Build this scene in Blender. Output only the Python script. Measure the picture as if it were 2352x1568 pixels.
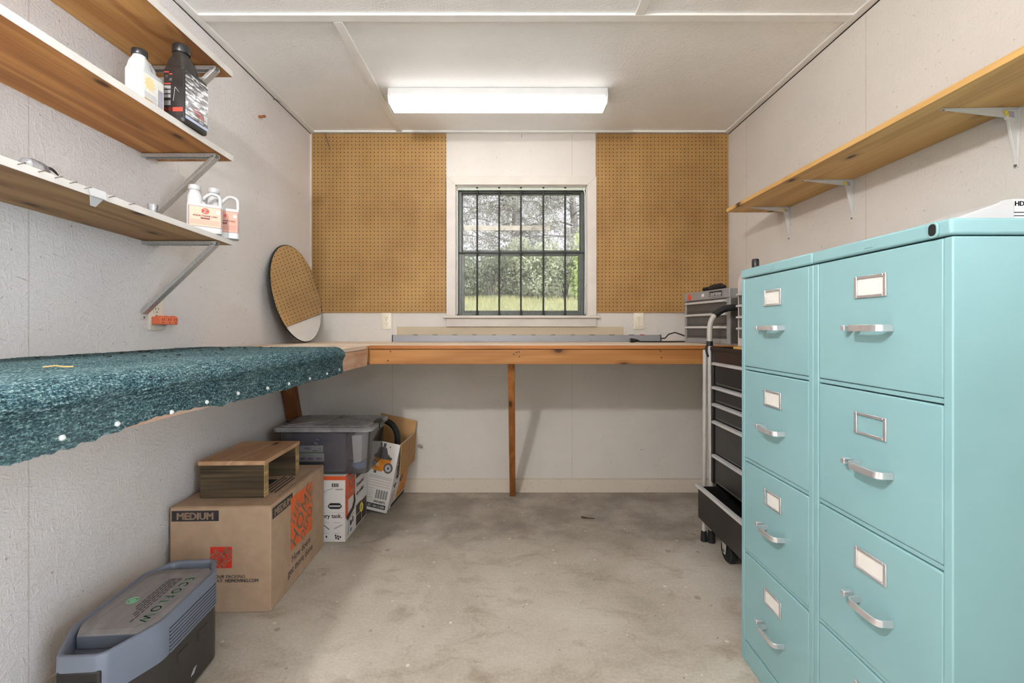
import bpy, bmesh, math, random
from mathutils import Vector, Matrix, noise as mnoise
PI = math.pi
random.seed(7)
for o in list(bpy.data.objects):
    bpy.data.objects.remove(o)
scene = bpy.context.scene
COL = scene.collection

# ------------------------------------------------------------------ camera, sky, sun, exposure
FPX = 1045.0
CH = 1.113
cd = bpy.data.cameras.new('camera')
cam = bpy.data.objects.new('camera', cd)
COL.objects.link(cam)
cam.location = (0, 0, CH)
cam.rotation_euler = (PI / 2, 0, 0)
cd.sensor_width = 36
cd.lens = FPX / 2352 * 36
cd.shift_x = 4 / 2352
cd.shift_y = -31 / 2352
cd.clip_start = 0.02
scene.camera = cam

world = bpy.data.worlds.new('World')
scene.world = world
world.use_nodes = True
wn = world.node_tree
# overcast-bright sky: strongest and bluest on the sun's side (right of and behind the viewer), paler over the back yard
wtc = wn.nodes.new('ShaderNodeTexCoord')
wsep = wn.nodes.new('ShaderNodeSeparateXYZ')
wn.links.new(wtc.outputs['Generated'], wsep.inputs[0])
wdot = wn.nodes.new('ShaderNodeVectorMath')
wdot.operation = 'DOT_PRODUCT'
wdot.inputs[1].default_value = (-0.80, 0.60, 0.0)
wn.links.new(wtc.outputs['Generated'], wdot.inputs[0])
wr = wn.nodes.new('ShaderNodeMapRange')
wr.inputs['From Min'].default_value = -0.9
wr.inputs['From Max'].default_value = 0.35
wn.links.new(wdot.outputs['Value'], wr.inputs['Value'])
wm = wn.nodes.new('ShaderNodeMix')
wm.data_type = 'RGBA'
wn.links.new(wr.outputs[0], wm.inputs[0])
wm.inputs[6].default_value = (16.6, 19.4, 22.4, 1)
wm.inputs[7].default_value = (3.1, 3.2, 3.35, 1)
wn.links.new(wm.outputs[2], wn.nodes['Background'].inputs[0])
wn.nodes['Background'].inputs[1].default_value = 1.0
sd = bpy.data.lights.new('sun', 'SUN')
sd.energy = 4.5
sd.angle = math.radians(0.6)
sd.color = (1.0, 0.93, 0.80)
sun = bpy.data.objects.new('sun', sd)
COL.objects.link(sun)
sun.rotation_euler = Vector((-0.66, -0.12, -0.74)).to_track_quat('-Z', 'Y').to_euler()

vs = scene.view_settings
vs.view_transform = 'Standard'
vs.look = 'None'
vs.gamma = 1
vs.use_curve_mapping = False
vs.exposure = 0.0
cy = scene.cycles
cy.max_bounces = 8
cy.diffuse_bounces = 4
cy.glossy_bounces = 3
cy.transmission_bounces = 4
cy.transparent_max_bounces = 12
cy.caustics_reflective = False
cy.caustics_refractive = False
cy.use_adaptive_sampling = True
cy.adaptive_threshold = 0.035
cy.use_light_tree = False
LENS_EMIT = 7.2
BULB_W = 118.0

# ------------------------------------------------------------------ helpers
MW = {}


def at(u, v, y):
    return Vector(((u - 1172) * y / FPX, y, CH - (v - 753) * y / FPX))


class MB:
    def __init__(self):
        self.bm = bmesh.new()

    def face(self, vs_, mi=0):
        try:
            f = self.bm.faces.new(vs_)
            f.material_index = mi
            return f
        except ValueError:
            return None

    def hexa(self, p, mi=0):
        v = [self.bm.verts.new(q) for q in p]
        for idx in ((0, 3, 2, 1), (4, 5, 6, 7), (0, 1, 5, 4), (1, 2, 6, 5), (2, 3, 7, 6), (3, 0, 4, 7)):
            self.face([v[i] for i in idx], mi)
        return self

    def box(self, x0, x1, y0, y1, z0, z1, mi=0, M=None):
        p = [Vector(q) for q in ((x0, y0, z0), (x1, y0, z0), (x1, y1, z0), (x0, y1, z0),
                                 (x0, y0, z1), (x1, y0, z1), (x1, y1, z1), (x0, y1, z1))]
        if M is not None:
            p = [M @ q for q in p]
        return self.hexa(p, mi)

    def beam(self, a, b, w, h, up=(0, 0, 1), mi=0):
        a, b = Vector(a), Vector(b)
        d = (b - a).normalized()
        up = Vector(up)
        s = d.cross(up)
        if s.length < 1e-5:
            s = d.cross(Vector((1, 0, 0)))
        s.normalize()
        u = s.cross(d)
        c = [(-w / 2, -h / 2), (w / 2, -h / 2), (w / 2, h / 2), (-w / 2, h / 2)]
        return self.hexa([a + s * x + u * y for x, y in c] + [b + s * x + u * y for x, y in c], mi)

    def loft(self, rings, mi=0, cap0=True, cap1=True, closed=True):
        R = [[self.bm.verts.new(p) for p in r] for r in rings]
        n = len(R[0])
        for a, b in zip(R, R[1:]):
            for i in range(n if closed else n - 1):
                j = (i + 1) % n
                self.face([a[i], a[j], b[j], b[i]], mi)
        if cap0:
            self.face(list(reversed(R[0])), mi)
        if cap1:
            self.face(R[-1], mi)
        return self

    def tube(self, pts, r, seg=10, mi=0, caps=True):
        pts = [Vector(p) for p in pts]
        n = len(pts)
        rr = r if isinstance(r, (list, tuple)) else [r] * n
        rings = []
        t = (pts[1] - pts[0]).normalized()
        s = t.cross(Vector((0, 0, 1)))
        if s.length < 1e-3:
            s = t.cross(Vector((1, 0, 0)))
        s.normalize()
        for i in range(n):
            if i == 0:
                t2 = pts[1] - pts[0]
            elif i == n - 1:
                t2 = pts[-1] - pts[-2]
            else:
                t2 = (pts[i + 1] - pts[i]).normalized() + (pts[i] - pts[i - 1]).normalized()
            t2.normalize()
            s = (s - t2 * s.dot(t2)).normalized()
            b = t2.cross(s)
            rings.append([pts[i] + (s * math.cos(2 * PI * k / seg) + b * math.sin(2 * PI * k / seg)) * rr[i] for k in range(seg)])
        return self.loft(rings, mi, caps, caps)

    def cyl(self, a, b, r, r2=None, seg=16, mi=0):
        return self.tube([a, b], [r, r if r2 is None else r2], seg, mi)

    def lathe(self, prof, c=(0, 0, 0), seg=20, mi=0, cap0=True, cap1=True):
        c = Vector(c)
        return self.loft([[c + Vector((r * math.cos(2 * PI * k / seg), r * math.sin(2 * PI * k / seg), z)) for k in range(seg)] for r, z in prof], mi, cap0, cap1)

    def prism(self, pts, vec, mi=0):
        vec = Vector(vec)
        pts = [Vector(p) for p in pts]
        return self.loft([pts, [p + vec for p in pts]], mi)

    def quad(self, p, mi=0):
        self.face([self.bm.verts.new(q) for q in p], mi)
        return self

    def text(self, s, size, M, mi=0, bold=0.0, ext=0.0004, align='LEFT', sx=1.0, space=1.0):
        """lettering; bold strokes are made by overprinting the glyphs a little to each side"""
        cu = bpy.data.curves.new('t', 'FONT')
        cu.body = s
        cu.size = size
        cu.extrude = ext
        cu.align_x = align
        cu.space_character = space
        cu.resolution_u = 3
        ob = bpy.data.objects.new('t', cu)
        offs = [(0, 0)] if bold == 0 else [(-bold, 0), (bold, 0), (0, bold * 0.6), (0, -bold * 0.6)]
        for dx, dy in offs:
            me = bpy.data.meshes.new_from_object(ob)
            f0 = len(self.bm.faces)
            me.transform(M @ Matrix.Translation((dx, dy, 0)) @ Matrix.Diagonal((sx, 1, 1, 1)))
            self.bm.from_mesh(me)
            self.bm.faces.ensure_lookup_table()
            for f in self.bm.faces[f0:]:
                f.material_index = mi
            bpy.data.meshes.remove(me)
        bpy.data.objects.remove(ob)
        bpy.data.curves.remove(cu)
        return self

    def xform(self, M):
        bmesh.ops.transform(self.bm, matrix=M, verts=self.bm.verts)
        return self


def frame(o, x, y):
    """matrix with origin o, local x along x, local y along y"""
    x = Vector(x).normalized()
    y = Vector(y)
    y = (y - x * y.dot(x)).normalized()
    z = x.cross(y)
    M = Matrix((x, y, z)).transposed().to_4x4()
    M.translation = Vector(o)
    return M


def rrect(w, d, r, n=4, cx=0.0, cy=0.0, z=0.0):
    pts = []
    r = min(r, w / 2 - 1e-4, d / 2 - 1e-4)
    for sx, sy, a0 in ((1, 1, 0), (-1, 1, PI / 2), (-1, -1, PI), (1, -1, 3 * PI / 2)):
        for k in range(n + 1):
            a = a0 + PI / 2 * k / n
            pts.append(Vector((cx + sx * (w / 2 - r) + r * math.cos(a), cy + sy * (d / 2 - r) + r * math.sin(a), z)))
    return pts


def thing(name, label, cat, loc=(0, 0, 0), rot=(0, 0, 0), group=None):
    o = bpy.data.objects.new(name, None)
    o.empty_display_size = 0.05
    COL.objects.link(o)
    o.location = loc
    o.rotation_euler = rot
    M = Matrix.Translation(Vector(loc)) @ bpy_euler(rot).to_matrix().to_4x4()
    MW[o.name] = M
    tag(o, label, cat, group)
    return o


def bpy_euler(r):
    from mathutils import Euler
    return Euler(r, 'XYZ')


def tag(o, label, cat, group=None, kind=None):
    if label:
        o['label'] = label
    if cat:
        o['category'] = cat
    if group:
        o['group'] = group
    if kind:
        o['kind'] = kind
    return o


def part(name, mb, mats, parent=None, bevel=0, world=False, seg=2, smooth=True, solid=0, label=None, ang=38, subd=0):
    bm = mb.bm
    if world and parent is not None:
        bmesh.ops.transform(bm, matrix=MW[parent.name].inverted(), verts=bm.verts)
    bmesh.ops.recalc_face_normals(bm, faces=bm.faces)
    if smooth:
        lim = math.radians(ang)
        for e in bm.edges:
            e.smooth = len(e.link_faces) == 2 and e.calc_face_angle(0) < lim
        for f in bm.faces:
            f.smooth = True
    me = bpy.data.meshes.new(name)
    bm.to_mesh(me)
    bm.free()
    for m in (mats if isinstance(mats, (list, tuple)) else [mats]):
        me.materials.append(m)
    o = bpy.data.objects.new(name, me)
    COL.objects.link(o)
    if parent is not None:
        o.parent = parent
        MW[o.name] = MW[parent.name]
    else:
        MW[o.name] = Matrix.Identity(4)
    if solid:
        s = o.modifiers.new('solid', 'SOLIDIFY')
        s.thickness = solid
        s.offset = 0
    if subd:
        s = o.modifiers.new('subd', 'SUBSURF')
        s.levels = s.render_levels = subd
    if bevel:
        b = o.modifiers.new('bevel', 'BEVEL')
        b.width = bevel
        b.segments = seg
        b.limit_method = 'ANGLE'
        b.angle_limit = math.radians(40)
        b.harden_normals = False
    if label:
        o['label'] = label
    return o


def single(name, mb, mats, label, cat, group=None, loc=None, **k):
    """a one-mesh thing; verts given in world space, origin moved to loc"""
    if loc is not None:
        mb.xform(Matrix.Translation(-Vector(loc)))
    o = part(name, mb, mats, None, **k)
    if loc is not None:
        o.location = loc
    MW[o.name] = Matrix.Translation(Vector(loc)) if loc is not None else Matrix.Identity(4)
    return tag(o, label, cat, group)


def struct(name, mb, mats, parent=None, **k):
    o = part(name, mb, mats, parent, **k)
    o['kind'] = 'structure'
    return o


def copy_tree(o, parent=None):
    c = o.copy()
    COL.objects.link(c)
    if parent is not None:
        c.parent = parent
    for ch in list(o.children):
        copy_tree(ch, c)
    return c


# ------------------------------------------------------------------ materials
def srgb(r, g, b):
    f = lambda c: (c / 255 / 12.92) if c <= 10.3 else (((c / 255) + 0.055) / 1.055) ** 2.4
    return (f(r), f(g), f(b), 1)


class NT:
    def __init__(self, name):
        self.m = bpy.data.materials.new(name)
        self.m.use_nodes = True
        self.t = self.m.node_tree
        self.b = self.t.nodes['Principled BSDF']
        self.out = self.t.nodes['Material Output']

    def n(self, kind, **ins):
        nd = self.t.nodes.new(kind)
        for k, v in ins.items():
            self.s(nd, k, v)
        return nd

    def s(self, nd, k, v):
        sock = nd.inputs[k]
        if isinstance(v, bpy.types.NodeSocket):
            self.t.links.new(v, sock)
        elif isinstance(v, bpy.types.Node):
            self.t.links.new(v.outputs[0], sock)
        else:
            sock.default_value = v

    def coord(self, scale=(1, 1, 1), rot=(0, 0, 0), loc=(0, 0, 0)):
        tc = self.n('ShaderNodeTexCoord')
        mp = self.n('ShaderNodeMapping', Vector=tc.outputs['Object'])
        mp.inputs['Scale'].default_value = scale
        mp.inputs['Rotation'].default_value = rot
        mp.inputs['Location'].default_value = loc
        return mp.outputs[0]

    def noise(self, vec, scale, detail=4, rough=0.55, dist=0.0):
        nd = self.n('ShaderNodeTexNoise', Vector=vec)
        nd.inputs['Scale'].default_value = scale
        nd.inputs['Detail'].default_value = detail
        nd.inputs['Roughness'].default_value = rough
        nd.inputs['Distortion'].default_value = dist
        return nd.outputs[0]

    def voro(self, vec, scale, out='Distance', rnd=1.0):
        nd = self.n('ShaderNodeTexVoronoi', Vector=vec)
        nd.inputs['Scale'].default_value = scale
        nd.inputs['Randomness'].default_value = rnd
        return nd.outputs[out]

    def ramp(self, fac, stops):
        nd = self.n('ShaderNodeValToRGB', Fac=fac)
        el = nd.color_ramp.elements
        while len(el) < len(stops):
            el.new(0.5)
        for e, (p, c) in zip(el, stops):
            e.position = p
            e.color = c if len(c) == 4 else (*c, 1)
        return nd.outputs[0]

    def mix(self, fac, a, b, mode='MIX'):
        nd = self.n('ShaderNodeMix')
        nd.data_type = 'RGBA'
        nd.blend_type = mode
        for i, v in ((0, fac), (6, a), (7, b)):
            if isinstance(v, bpy.types.NodeSocket):
                self.t.links.new(v, nd.inputs[i])
            else:
                nd.inputs[i].default_value = v
        return nd.outputs[2]

    def math(self, op, a, b=0.0, c=0.0):
        nd = self.n('ShaderNodeMath')
        nd.operation = op
        for i, v in enumerate((a, b, c)):
            if isinstance(v, bpy.types.NodeSocket):
                self.t.links.new(v, nd.inputs[i])
            else:
                nd.inputs[i].default_value = v
        return nd.outputs[0]

    def bump(self, h, strength=0.3, dist=0.01):
        nd = self.n('ShaderNodeBump', Height=h)
        nd.inputs['Strength'].default_value = strength
        nd.inputs['Distance'].default_value = dist
        self.t.links.new(nd.outputs[0], self.b.inputs['Normal'])

    def base(self, c):
        self.s(self.b, 'Base Color', c)

    def p(self, rough=0.5, metal=0.0, spec=0.5):
        self.b.inputs['Roughness'].default_value = rough
        self.b.inputs['Metallic'].default_value = metal
        self.b.inputs['Specular IOR Level'].default_value = spec
        return self


def plain(name, col, rough=0.5, metal=0.0, var=0.06, vs_=30.0, spec=0.5, bump=0.0):
    """one-colour material with a slight procedural mottling"""
    N = NT(name).p(rough, metal, spec)
    c = N.coord()
    f = N.noise(c, vs_, 3)
    d = tuple(x * (1 - var * 2) for x in col[:3]) + (1,)
    l = tuple(min(1, x * (1 + var)) for x in col[:3]) + (1,)
    N.base(N.ramp(f, [(0.3, d), (0.7, l)]))
    if bump:
        N.bump(N.noise(c, 400, 2), bump, 0.001)
    return N.m


def wood(name, light, dark, axis='y', ring=9.0, knots=0.5, rough=0.6, stain=None, grain=0.35, seed=0.0, knotcol=None, spec=0.3, across='x'):
    N = NT(name).p(rough, 0, spec)
    ai = 'xyz'.index(axis)
    lo = lambda a, b: tuple(a if i == ai else b for i in range(3))
    off = (seed, seed * 1.7, seed * 0.6)
    c1 = N.coord(lo(0.5, 5.0), loc=off)
    n1 = N.noise(c1, 1.0, 2, 0.5, 0.6)
    rings = N.math('SINE', N.math('MULTIPLY', n1, ring * 6.28))
    rf = N.math('MULTIPLY_ADD', rings, 0.5, 0.5)
    c2 = N.coord(lo(3.0, 120.0), loc=off)
    fine = N.noise(c2, 1.0, 4, 0.6)
    col = N.mix(N.math('MULTIPLY', rf, 0.75), light, dark)
    fl = N.ramp(fine, [(0.3, (1 - grain, 1 - grain, 1 - grain)), (0.62, (1.05, 1.05, 1.05))])
    col = N.mix(1.0, col, fl, 'MULTIPLY')
    big = N.noise(N.coord(lo(0.6, 3.0), loc=off), 1.6, 2)
    col = N.mix(N.ramp(big, [(0.42, (0, 0, 0)), (0.68, (0.55, 0.55, 0.55))]), col, dark)
    if knots > 0:
        # knots: 2D cells over the broad face, stretched along the grain
        sx = N.n('ShaderNodeSeparateXYZ', Vector=N.coord((1, 1, 1), loc=off))
        ck = N.n('ShaderNodeCombineXYZ')
        N.s(ck, 0, N.math('MULTIPLY', sx.outputs[ai], 2.6))
        N.s(ck, 1, N.math('MULTIPLY', sx.outputs['xyz'.index(across)], 5.6))
        kc = N.n('ShaderNodeTexVoronoi', Vector=ck)
        kc.voronoi_dimensions = '2D'
        kc.inputs['Scale'].default_value = 1.0
        kd = kc.outputs['Distance']
        kr = N.n('ShaderNodeSeparateColor', Color=kc.outputs['Color']).outputs[0]
        on = N.math('GREATER_THAN', kr, 1 - knots)
        km = N.ramp(kd, [(0.035, (1, 1, 1)), (0.075, (0.30, 0.30, 0.30)), (0.16, (0, 0, 0))])
        km = N.math('MULTIPLY', km, on)
        col = N.mix(km, col, knotcol or tuple(x * 0.25 for x in dark[:3]) + (1,))
    if stain:
        sm = N.noise(N.coord(lo(1.3, 4.5), loc=(seed * 3, 1, 2)), 1.3, 3, 0.6, 0.5)
        col = N.mix(N.ramp(sm, [(0.56, (0, 0, 0)), (0.66, (0.8, 0.8, 0.8))]), col, stain)
    N.base(col)
    N.bump(fine, 0.15, 0.002)
    return N.m


def painted_osb(name, base, dirt, amount=0.5, bump=0.35, seam_axis=None, seams=(), patch=None, mold=0.0, normal='x'):
    N = NT(name).p(0.6, 0, 0.35)
    c = N.coord()
    big = N.noise(c, 1.3, 4, 0.6)
    d = tuple(x * 0.90 for x in base[:3]) + (1,)
    col = N.ramp(big, [(0.3, d), (0.65, base)])
    # chips of the strand board under the paint, lying in several directions
    hs = []
    ni = 'xyz'.index(normal)
    for a in (0.35, 1.45, 2.5):
        rot = [0, 0, 0]
        rot[ni] = a
        v = N.n('ShaderNodeMapping', Vector=N.coord((1, 1, 1), tuple(rot), (a * 7, a * 3, a * 5)))
        sc = [105, 105, 105]
        sc[(ni + 1) % 3] = 19
        sc[ni] = 20
        v.inputs['Scale'].default_value = sc
        hs.append(N.noise(v.outputs[0], 1.0, 2, 0.6, 0.3))
    h = N.math('MAXIMUM', N.math('MAXIMUM', hs[0], hs[1]), hs[2])
    crack = N.ramp(h, [(0.70, (0, 0, 0)), (0.78, (1, 1, 1))])
    zone = N.ramp(N.noise(c, 2.2, 2), [(0.40, (0, 0, 0)), (0.62, (1, 1, 1))])
    col = N.mix(N.math('MULTIPLY', N.math('MULTIPLY', crack, zone), amount), col, dirt)
    # specks
    for sc, th, rr in ((38, 0.11, 0.80), (17, 0.07, 0.72)):
        vn = N.n('ShaderNodeTexVoronoi', Vector=c)
        vn.inputs['Scale'].default_value = sc
        r = N.n('ShaderNodeSeparateColor', Color=vn.outputs['Color']).outputs[1]
        m = N.math('MULTIPLY', N.math('LESS_THAN', vn.outputs['Distance'], th), N.math('GREATER_THAN', r, rr))
        col = N.mix(N.math('MULTIPLY', m, 0.55 * amount + 0.1), col, dirt)
    sep = N.n('ShaderNodeSeparateXYZ', Vector=c)
    if mold:
        mm = N.math('MULTIPLY', N.ramp(N.noise(c, 3.1, 4, 0.65), [(0.52, (0, 0, 0)), (0.72, (1, 1, 1))]), mold)
        col = N.mix(mm, col, dirt)
    for s in seams:
        dd = N.math('ABSOLUTE', N.math('SUBTRACT', sep.outputs['XYZ'.index(seam_axis)], s))
        wob = N.math('MULTIPLY', N.noise(c, 30, 2), 0.004)
        col = N.mix(N.math('MULTIPLY', N.math('LESS_THAN', dd, wob), 0.28), col, dirt)
    if patch:
        x0, x1, z0, z1, pc = patch
        m = N.math('MULTIPLY', N.math('GREATER_THAN', sep.outputs[0], x0), N.math('LESS_THAN', sep.outputs[0], x1))
        m = N.math('MULTIPLY', m, N.math('MULTIPLY', N.math('GREATER_THAN', sep.outputs[2], z0), N.math('LESS_THAN', sep.outputs[2], z1)))
        col = N.mix(N.math('MULTIPLY', m, 0.85), col, pc)
    N.base(col)
    N.bump(N.math('ADD', h, N.math('MULTIPLY', N.noise(c, 160, 2), 0.25)), bump, 0.014)
    return N.m


CREAM = srgb(214, 207, 198)
DIRT = srgb(128, 104, 84)
m_wall_l = painted_osb('wall paint left', srgb(226, 219, 214), DIRT, 0.6, 0.4, 'Y', (1.28,), normal='x')
m_wall_r = painted_osb('wall paint right', srgb(222, 215, 206), DIRT, 0.4, 0.22, 'Y', (1.90, 2.86), normal='x')
m_wall_b = painted_osb('wall paint back', CREAM, DIRT, 0.45, 0.25, 'X', (0.42, -0.80), (-0.77, 0.77, 1.0, 1.122, srgb(190, 172, 140)), normal='y')
m_wall_f = painted_osb('wall paint front', srgb(220, 210, 200), DIRT, 0.3, 0.25)
m_ceil = painted_osb('ceiling paint', srgb(248, 247, 244), srgb(196, 190, 182), 0.4, 0.3, normal='z')
m_trim = plain('trim paint', srgb(208, 199, 188), 0.45, var=0.04, vs_=9)
m_trimw = plain('ceiling trim paint', srgb(238, 236, 231), 0.45, var=0.03, vs_=9)
m_base = painted_osb('baseboard paint', srgb(212, 200, 184), srgb(120, 92, 62), 0.6, 0.15, normal='y')

# concrete floor
N = NT('concrete').p(0.55, 0, 0.35)
c = N.coord()
n1 = N.noise(c, 1.6, 8, 0.62, 0.3)
col = N.ramp(n1, [(0.28, srgb(138, 129, 117)), (0.45, srgb(173, 164, 151)), (0.62, srgb(191, 183, 171)), (0.8, srgb(206, 200, 190))])
n2 = N.noise(N.coord((1, 1.6, 1), loc=(3, 1, 0)), 5.0, 6, 0.7, 0.6)
col = N.mix(N.ramp(n2, [(0.52, (0, 0, 0)), (0.74, (0.6, 0.6, 0.6))]), col, srgb(128, 112, 94))
sep = N.n('ShaderNodeSeparateXYZ', Vector=c)
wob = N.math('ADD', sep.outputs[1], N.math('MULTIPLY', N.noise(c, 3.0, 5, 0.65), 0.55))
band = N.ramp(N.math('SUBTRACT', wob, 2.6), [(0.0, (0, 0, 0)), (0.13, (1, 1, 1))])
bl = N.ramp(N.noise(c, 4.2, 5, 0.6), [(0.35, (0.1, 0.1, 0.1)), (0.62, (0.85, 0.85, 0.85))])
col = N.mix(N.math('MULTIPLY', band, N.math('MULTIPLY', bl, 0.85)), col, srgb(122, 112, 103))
n3 = N.noise(c, 90, 4, 0.7)
col = N.mix(0.35, col, N.ramp(n3, [(0.3, (0.25, 0.22, 0.19)), (0.7, (0.9, 0.86, 0.8))]), 'SOFT_LIGHT')
for sc, th, rr, cc, amt in ((9, 0.060, 0.70, srgb(226, 220, 210), 0.7), (21, 0.06, 0.92, srgb(240, 236, 228), 0.6), (16, 0.05, 0.85, srgb(70, 58, 48), 0.8), (5, 0.075, 0.75, srgb(140, 124, 106), 0.6)):
    vn = N.n('ShaderNodeTexVoronoi', Vector=N.coord((1, 1, 1), loc=(sc, sc * 0.3, 0)))
    vn.voronoi_dimensions = '2D'
    vn.inputs['Scale'].default_value = sc
    r = N.n('ShaderNodeSeparateColor', Color=vn.outputs['Color'])
    thr = N.math('MULTIPLY', r.outputs[0], th)
    m = N.math('MULTIPLY', N.math('LESS_THAN', vn.outputs['Distance'], thr), N.math('GREATER_THAN', r.outputs[1], rr))
    col = N.mix(N.math('MULTIPLY', m, amt), col, cc)
N.base(col)
N.s(N.b, 'Roughness', N.ramp(n1, [(0.3, (0.45, 0.45, 0.45)), (0.7, (0.65, 0.65, 0.65))]))
N.bump(N.math('ADD', n3, N.math('MULTIPLY', n1, 0.8)), 0.12, 0.004)
m_floor = N.m

# pegboard
N = NT('pegboard').p(0.62, 0, 0.3)
c = N.coord()
sep = N.n('ShaderNodeSeparateXYZ', Vector=c)
fx = N.math('SUBTRACT', N.math('FRACT', N.math('DIVIDE', sep.outputs[0], 0.0254)), 0.5)
fz = N.math('SUBTRACT', N.math('FRACT', N.math('DIVIDE', sep.outputs[2], 0.0254)), 0.5)
rr = N.math('SQRT', N.math('ADD', N.math('MULTIPLY', fx, fx), N.math('MULTIPLY', fz, fz)))
hole = N.math('LESS_THAN', rr, 0.135)
fib = N.noise(c, 220, 3, 0.7)
big = N.noise(c, 2.4, 4, 0.6)
col = N.ramp(big, [(0.3, srgb(142, 108, 64)), (0.68, srgb(172, 136, 86))])
col = N.mix(0.5, col, N.ramp(fib, [(0.3, (0.3, 0.26, 0.2)), (0.7, (0.75, 0.7, 0.62))]), 'SOFT_LIGHT')
vn = N.n('ShaderNodeTexVoronoi', Vector=N.coord((1, 1, 2)))
vn.inputs['Scale'].default_value = 9
vr = N.n('ShaderNodeSeparateColor', Color=vn.outputs['Color'])
scr = N.math('MULTIPLY', N.math('LESS_THAN', vn.outputs['Distance'], N.math('MULTIPLY', vr.outputs[0], 0.05)), N.math('GREATER_THAN', vr.outputs[1], 0.7))
col = N.mix(N.math('MULTIPLY', scr, 0.7), col, srgb(70, 48, 30))
col = N.mix(hole, col, srgb(30, 20, 12))
N.base(col)
N.bump(N.math('SUBTRACT', 1.0, hole), 0.5, 0.002)
m_peg = N.m

# carpet
N = NT('teal carpet').p(0.95, 0, 0.1)
c = N.coord()
loops = N.noise(N.coord((1.0, 0.55, 1.0)), 330, 2, 0.7)
rib = N.noise(N.coord((1.0, 0.18, 1.0), loc=(5, 0, 0)), 190, 2, 0.7)
f = N.math('MULTIPLY_ADD', loops, 0.65, N.math('MULTIPLY', rib, 0.35))
col = N.ramp(f, [(0.36, srgb(18, 30, 37)), (0.48, srgb(48, 73, 80)), (0.56, srgb(86, 114, 116)), (0.66, srgb(160, 178, 172))])
dust = N.ramp(N.noise(c, 6, 4, 0.6), [(0.4, (0, 0, 0)), (0.75, (0.25, 0.25, 0.25))])
col = N.mix(dust, col, srgb(124, 140, 132))
N.base(col)
N.bump(f, 1.0, 0.008)
m_carpet = N.m

# wood kinds
m_shelf_under = wood('old pine underside', srgb(214, 164, 100), srgb(164, 108, 54), 'y', 5, 0.35, 0.55, srgb(128, 74, 30), 0.24, 1.3)
m_shelf_under2 = wood('old pine underside darker', srgb(206, 148, 84), srgb(156, 98, 48), 'y', 6, 0.5, 0.55, srgb(108, 60, 28), 0.28, 4.1)
m_shelf_under3 = wood('old pine underside dusty', srgb(206, 160, 108), srgb(156, 110, 68), 'y', 5, 0.5, 0.6, srgb(104, 66, 36), 0.28, 7.7)
m_shelf_paint = plain('white shelf paint', srgb(212, 205, 196), 0.4, var=0.04, vs_=12)
m_pine = wood('new pine', srgb(224, 180, 112), srgb(198, 150, 86), 'y', 5, 0.75, 0.5, None, 0.14, 2.2, srgb(84, 56, 30))
m_bench_top = wood('pale bench top', srgb(230, 214, 194), srgb(208, 182, 154), 'x', 5, 0.3, 0.6, srgb(216, 192, 168), 0.10, 3.1, across='y')
m_bench_topy = wood('pale bench top end', srgb(226, 206, 186), srgb(202, 174, 148), 'y', 5, 0.3, 0.6, srgb(202, 172, 148), 0.14, 5.1)
m_fascia = wood('orange pine board', srgb(178, 126, 72), srgb(142, 92, 46), 'x', 4, 0.8, 0.5, None, 0.18, 6.4, srgb(70, 38, 16), across='z')
m_ply_edge = wood('plywood edge', srgb(176, 112, 58), srgb(140, 84, 40), 'x', 7, 0.0, 0.5, None, 0.2, 2.5)
m_pink_board = wood('pinkish pine board', srgb(212, 178, 154), srgb(186, 142, 114), 'y', 5, 0.4, 0.6, srgb(178, 128, 92), 0.15, 8.2)
m_brace = wood('brown brace', srgb(164, 106, 54), srgb(126, 74, 34), 'z', 6, 0.4, 0.55, None, 0.2, 1.9)
m_brace_dark = wood('dark brace', srgb(124, 78, 42), srgb(92, 54, 28), 'z', 6, 0.4, 0.55, None, 0.25, 2.9)
m_riser_top = wood('riser plank', srgb(208, 172, 136), srgb(180, 138, 102), 'y', 6, 0.6, 0.55, None, 0.18, 9.4, srgb(60, 32, 16))
m_riser_leg = wood('weathered block', srgb(102, 87, 66), srgb(56, 45, 34), 'x', 9, 0.6, 0.75, srgb(26, 21, 16), 0.6, 3.7, across='z')
m_riser_end = wood('block end grain', srgb(190, 162, 112), srgb(150, 118, 74), 'y', 14, 0.2, 0.7, None, 0.4, 4.7)
m_tan_wood = wood('tan block', srgb(214, 176, 110), srgb(186, 140, 78), 'y', 5, 0.2, 0.5, None, 0.15, 1.1)

# metals, plastics
def brushed(name, col, rough=0.35, axis=(1, 1, 40), var=0.35, metal=1.0):
    N = NT(name).p(rough, metal)
    f = N.noise(N.coord(axis), 12, 4, 0.7)
    d = tuple(x * (1 - var) for x in col[:3]) + (1,)
    N.base(N.ramp(f, [(0.3, d), (0.7, col)]))
    return N.m


m_galv = brushed('galvanised steel', srgb(206, 204, 200), 0.42, (14, 14, 14), 0.35, 0.55)
m_chrome = brushed('chrome', srgb(222, 221, 224), 0.24, (1, 1, 30), 0.12, 0.75)
m_steel = brushed('dull steel', srgb(150, 146, 140), 0.4, (20, 20, 20), 0.3)
m_alu = brushed('grey aluminium strip', srgb(152, 152, 156), 0.45, (1, 30, 30), 0.1, 0.4)
m_teal = None
N = NT('aqua enamel').p(0.34, 0, 0.5)
c = N.coord()
f = N.noise(c, 3.0, 3)
N.base(N.ramp(f, [(0.3, srgb(129, 168, 171)), (0.7, srgb(137, 176, 178))]))
N.bump(N.noise(c, 60, 3), 0.03, 0.002)
m_teal = N.m
m_card = plain('paper card', srgb(226, 222, 214), 0.7, var=0.02)
m_white_plastic = plain('white plastic', srgb(192, 190, 188), 0.35, var=0.02, vs_=8)
m_white_enamel = plain('white enamel', srgb(214, 213, 210), 0.35, var=0.03, vs_=8)
m_ivory = plain('ivory plastic', srgb(228, 218, 198), 0.35, var=0.02, vs_=8)
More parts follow.
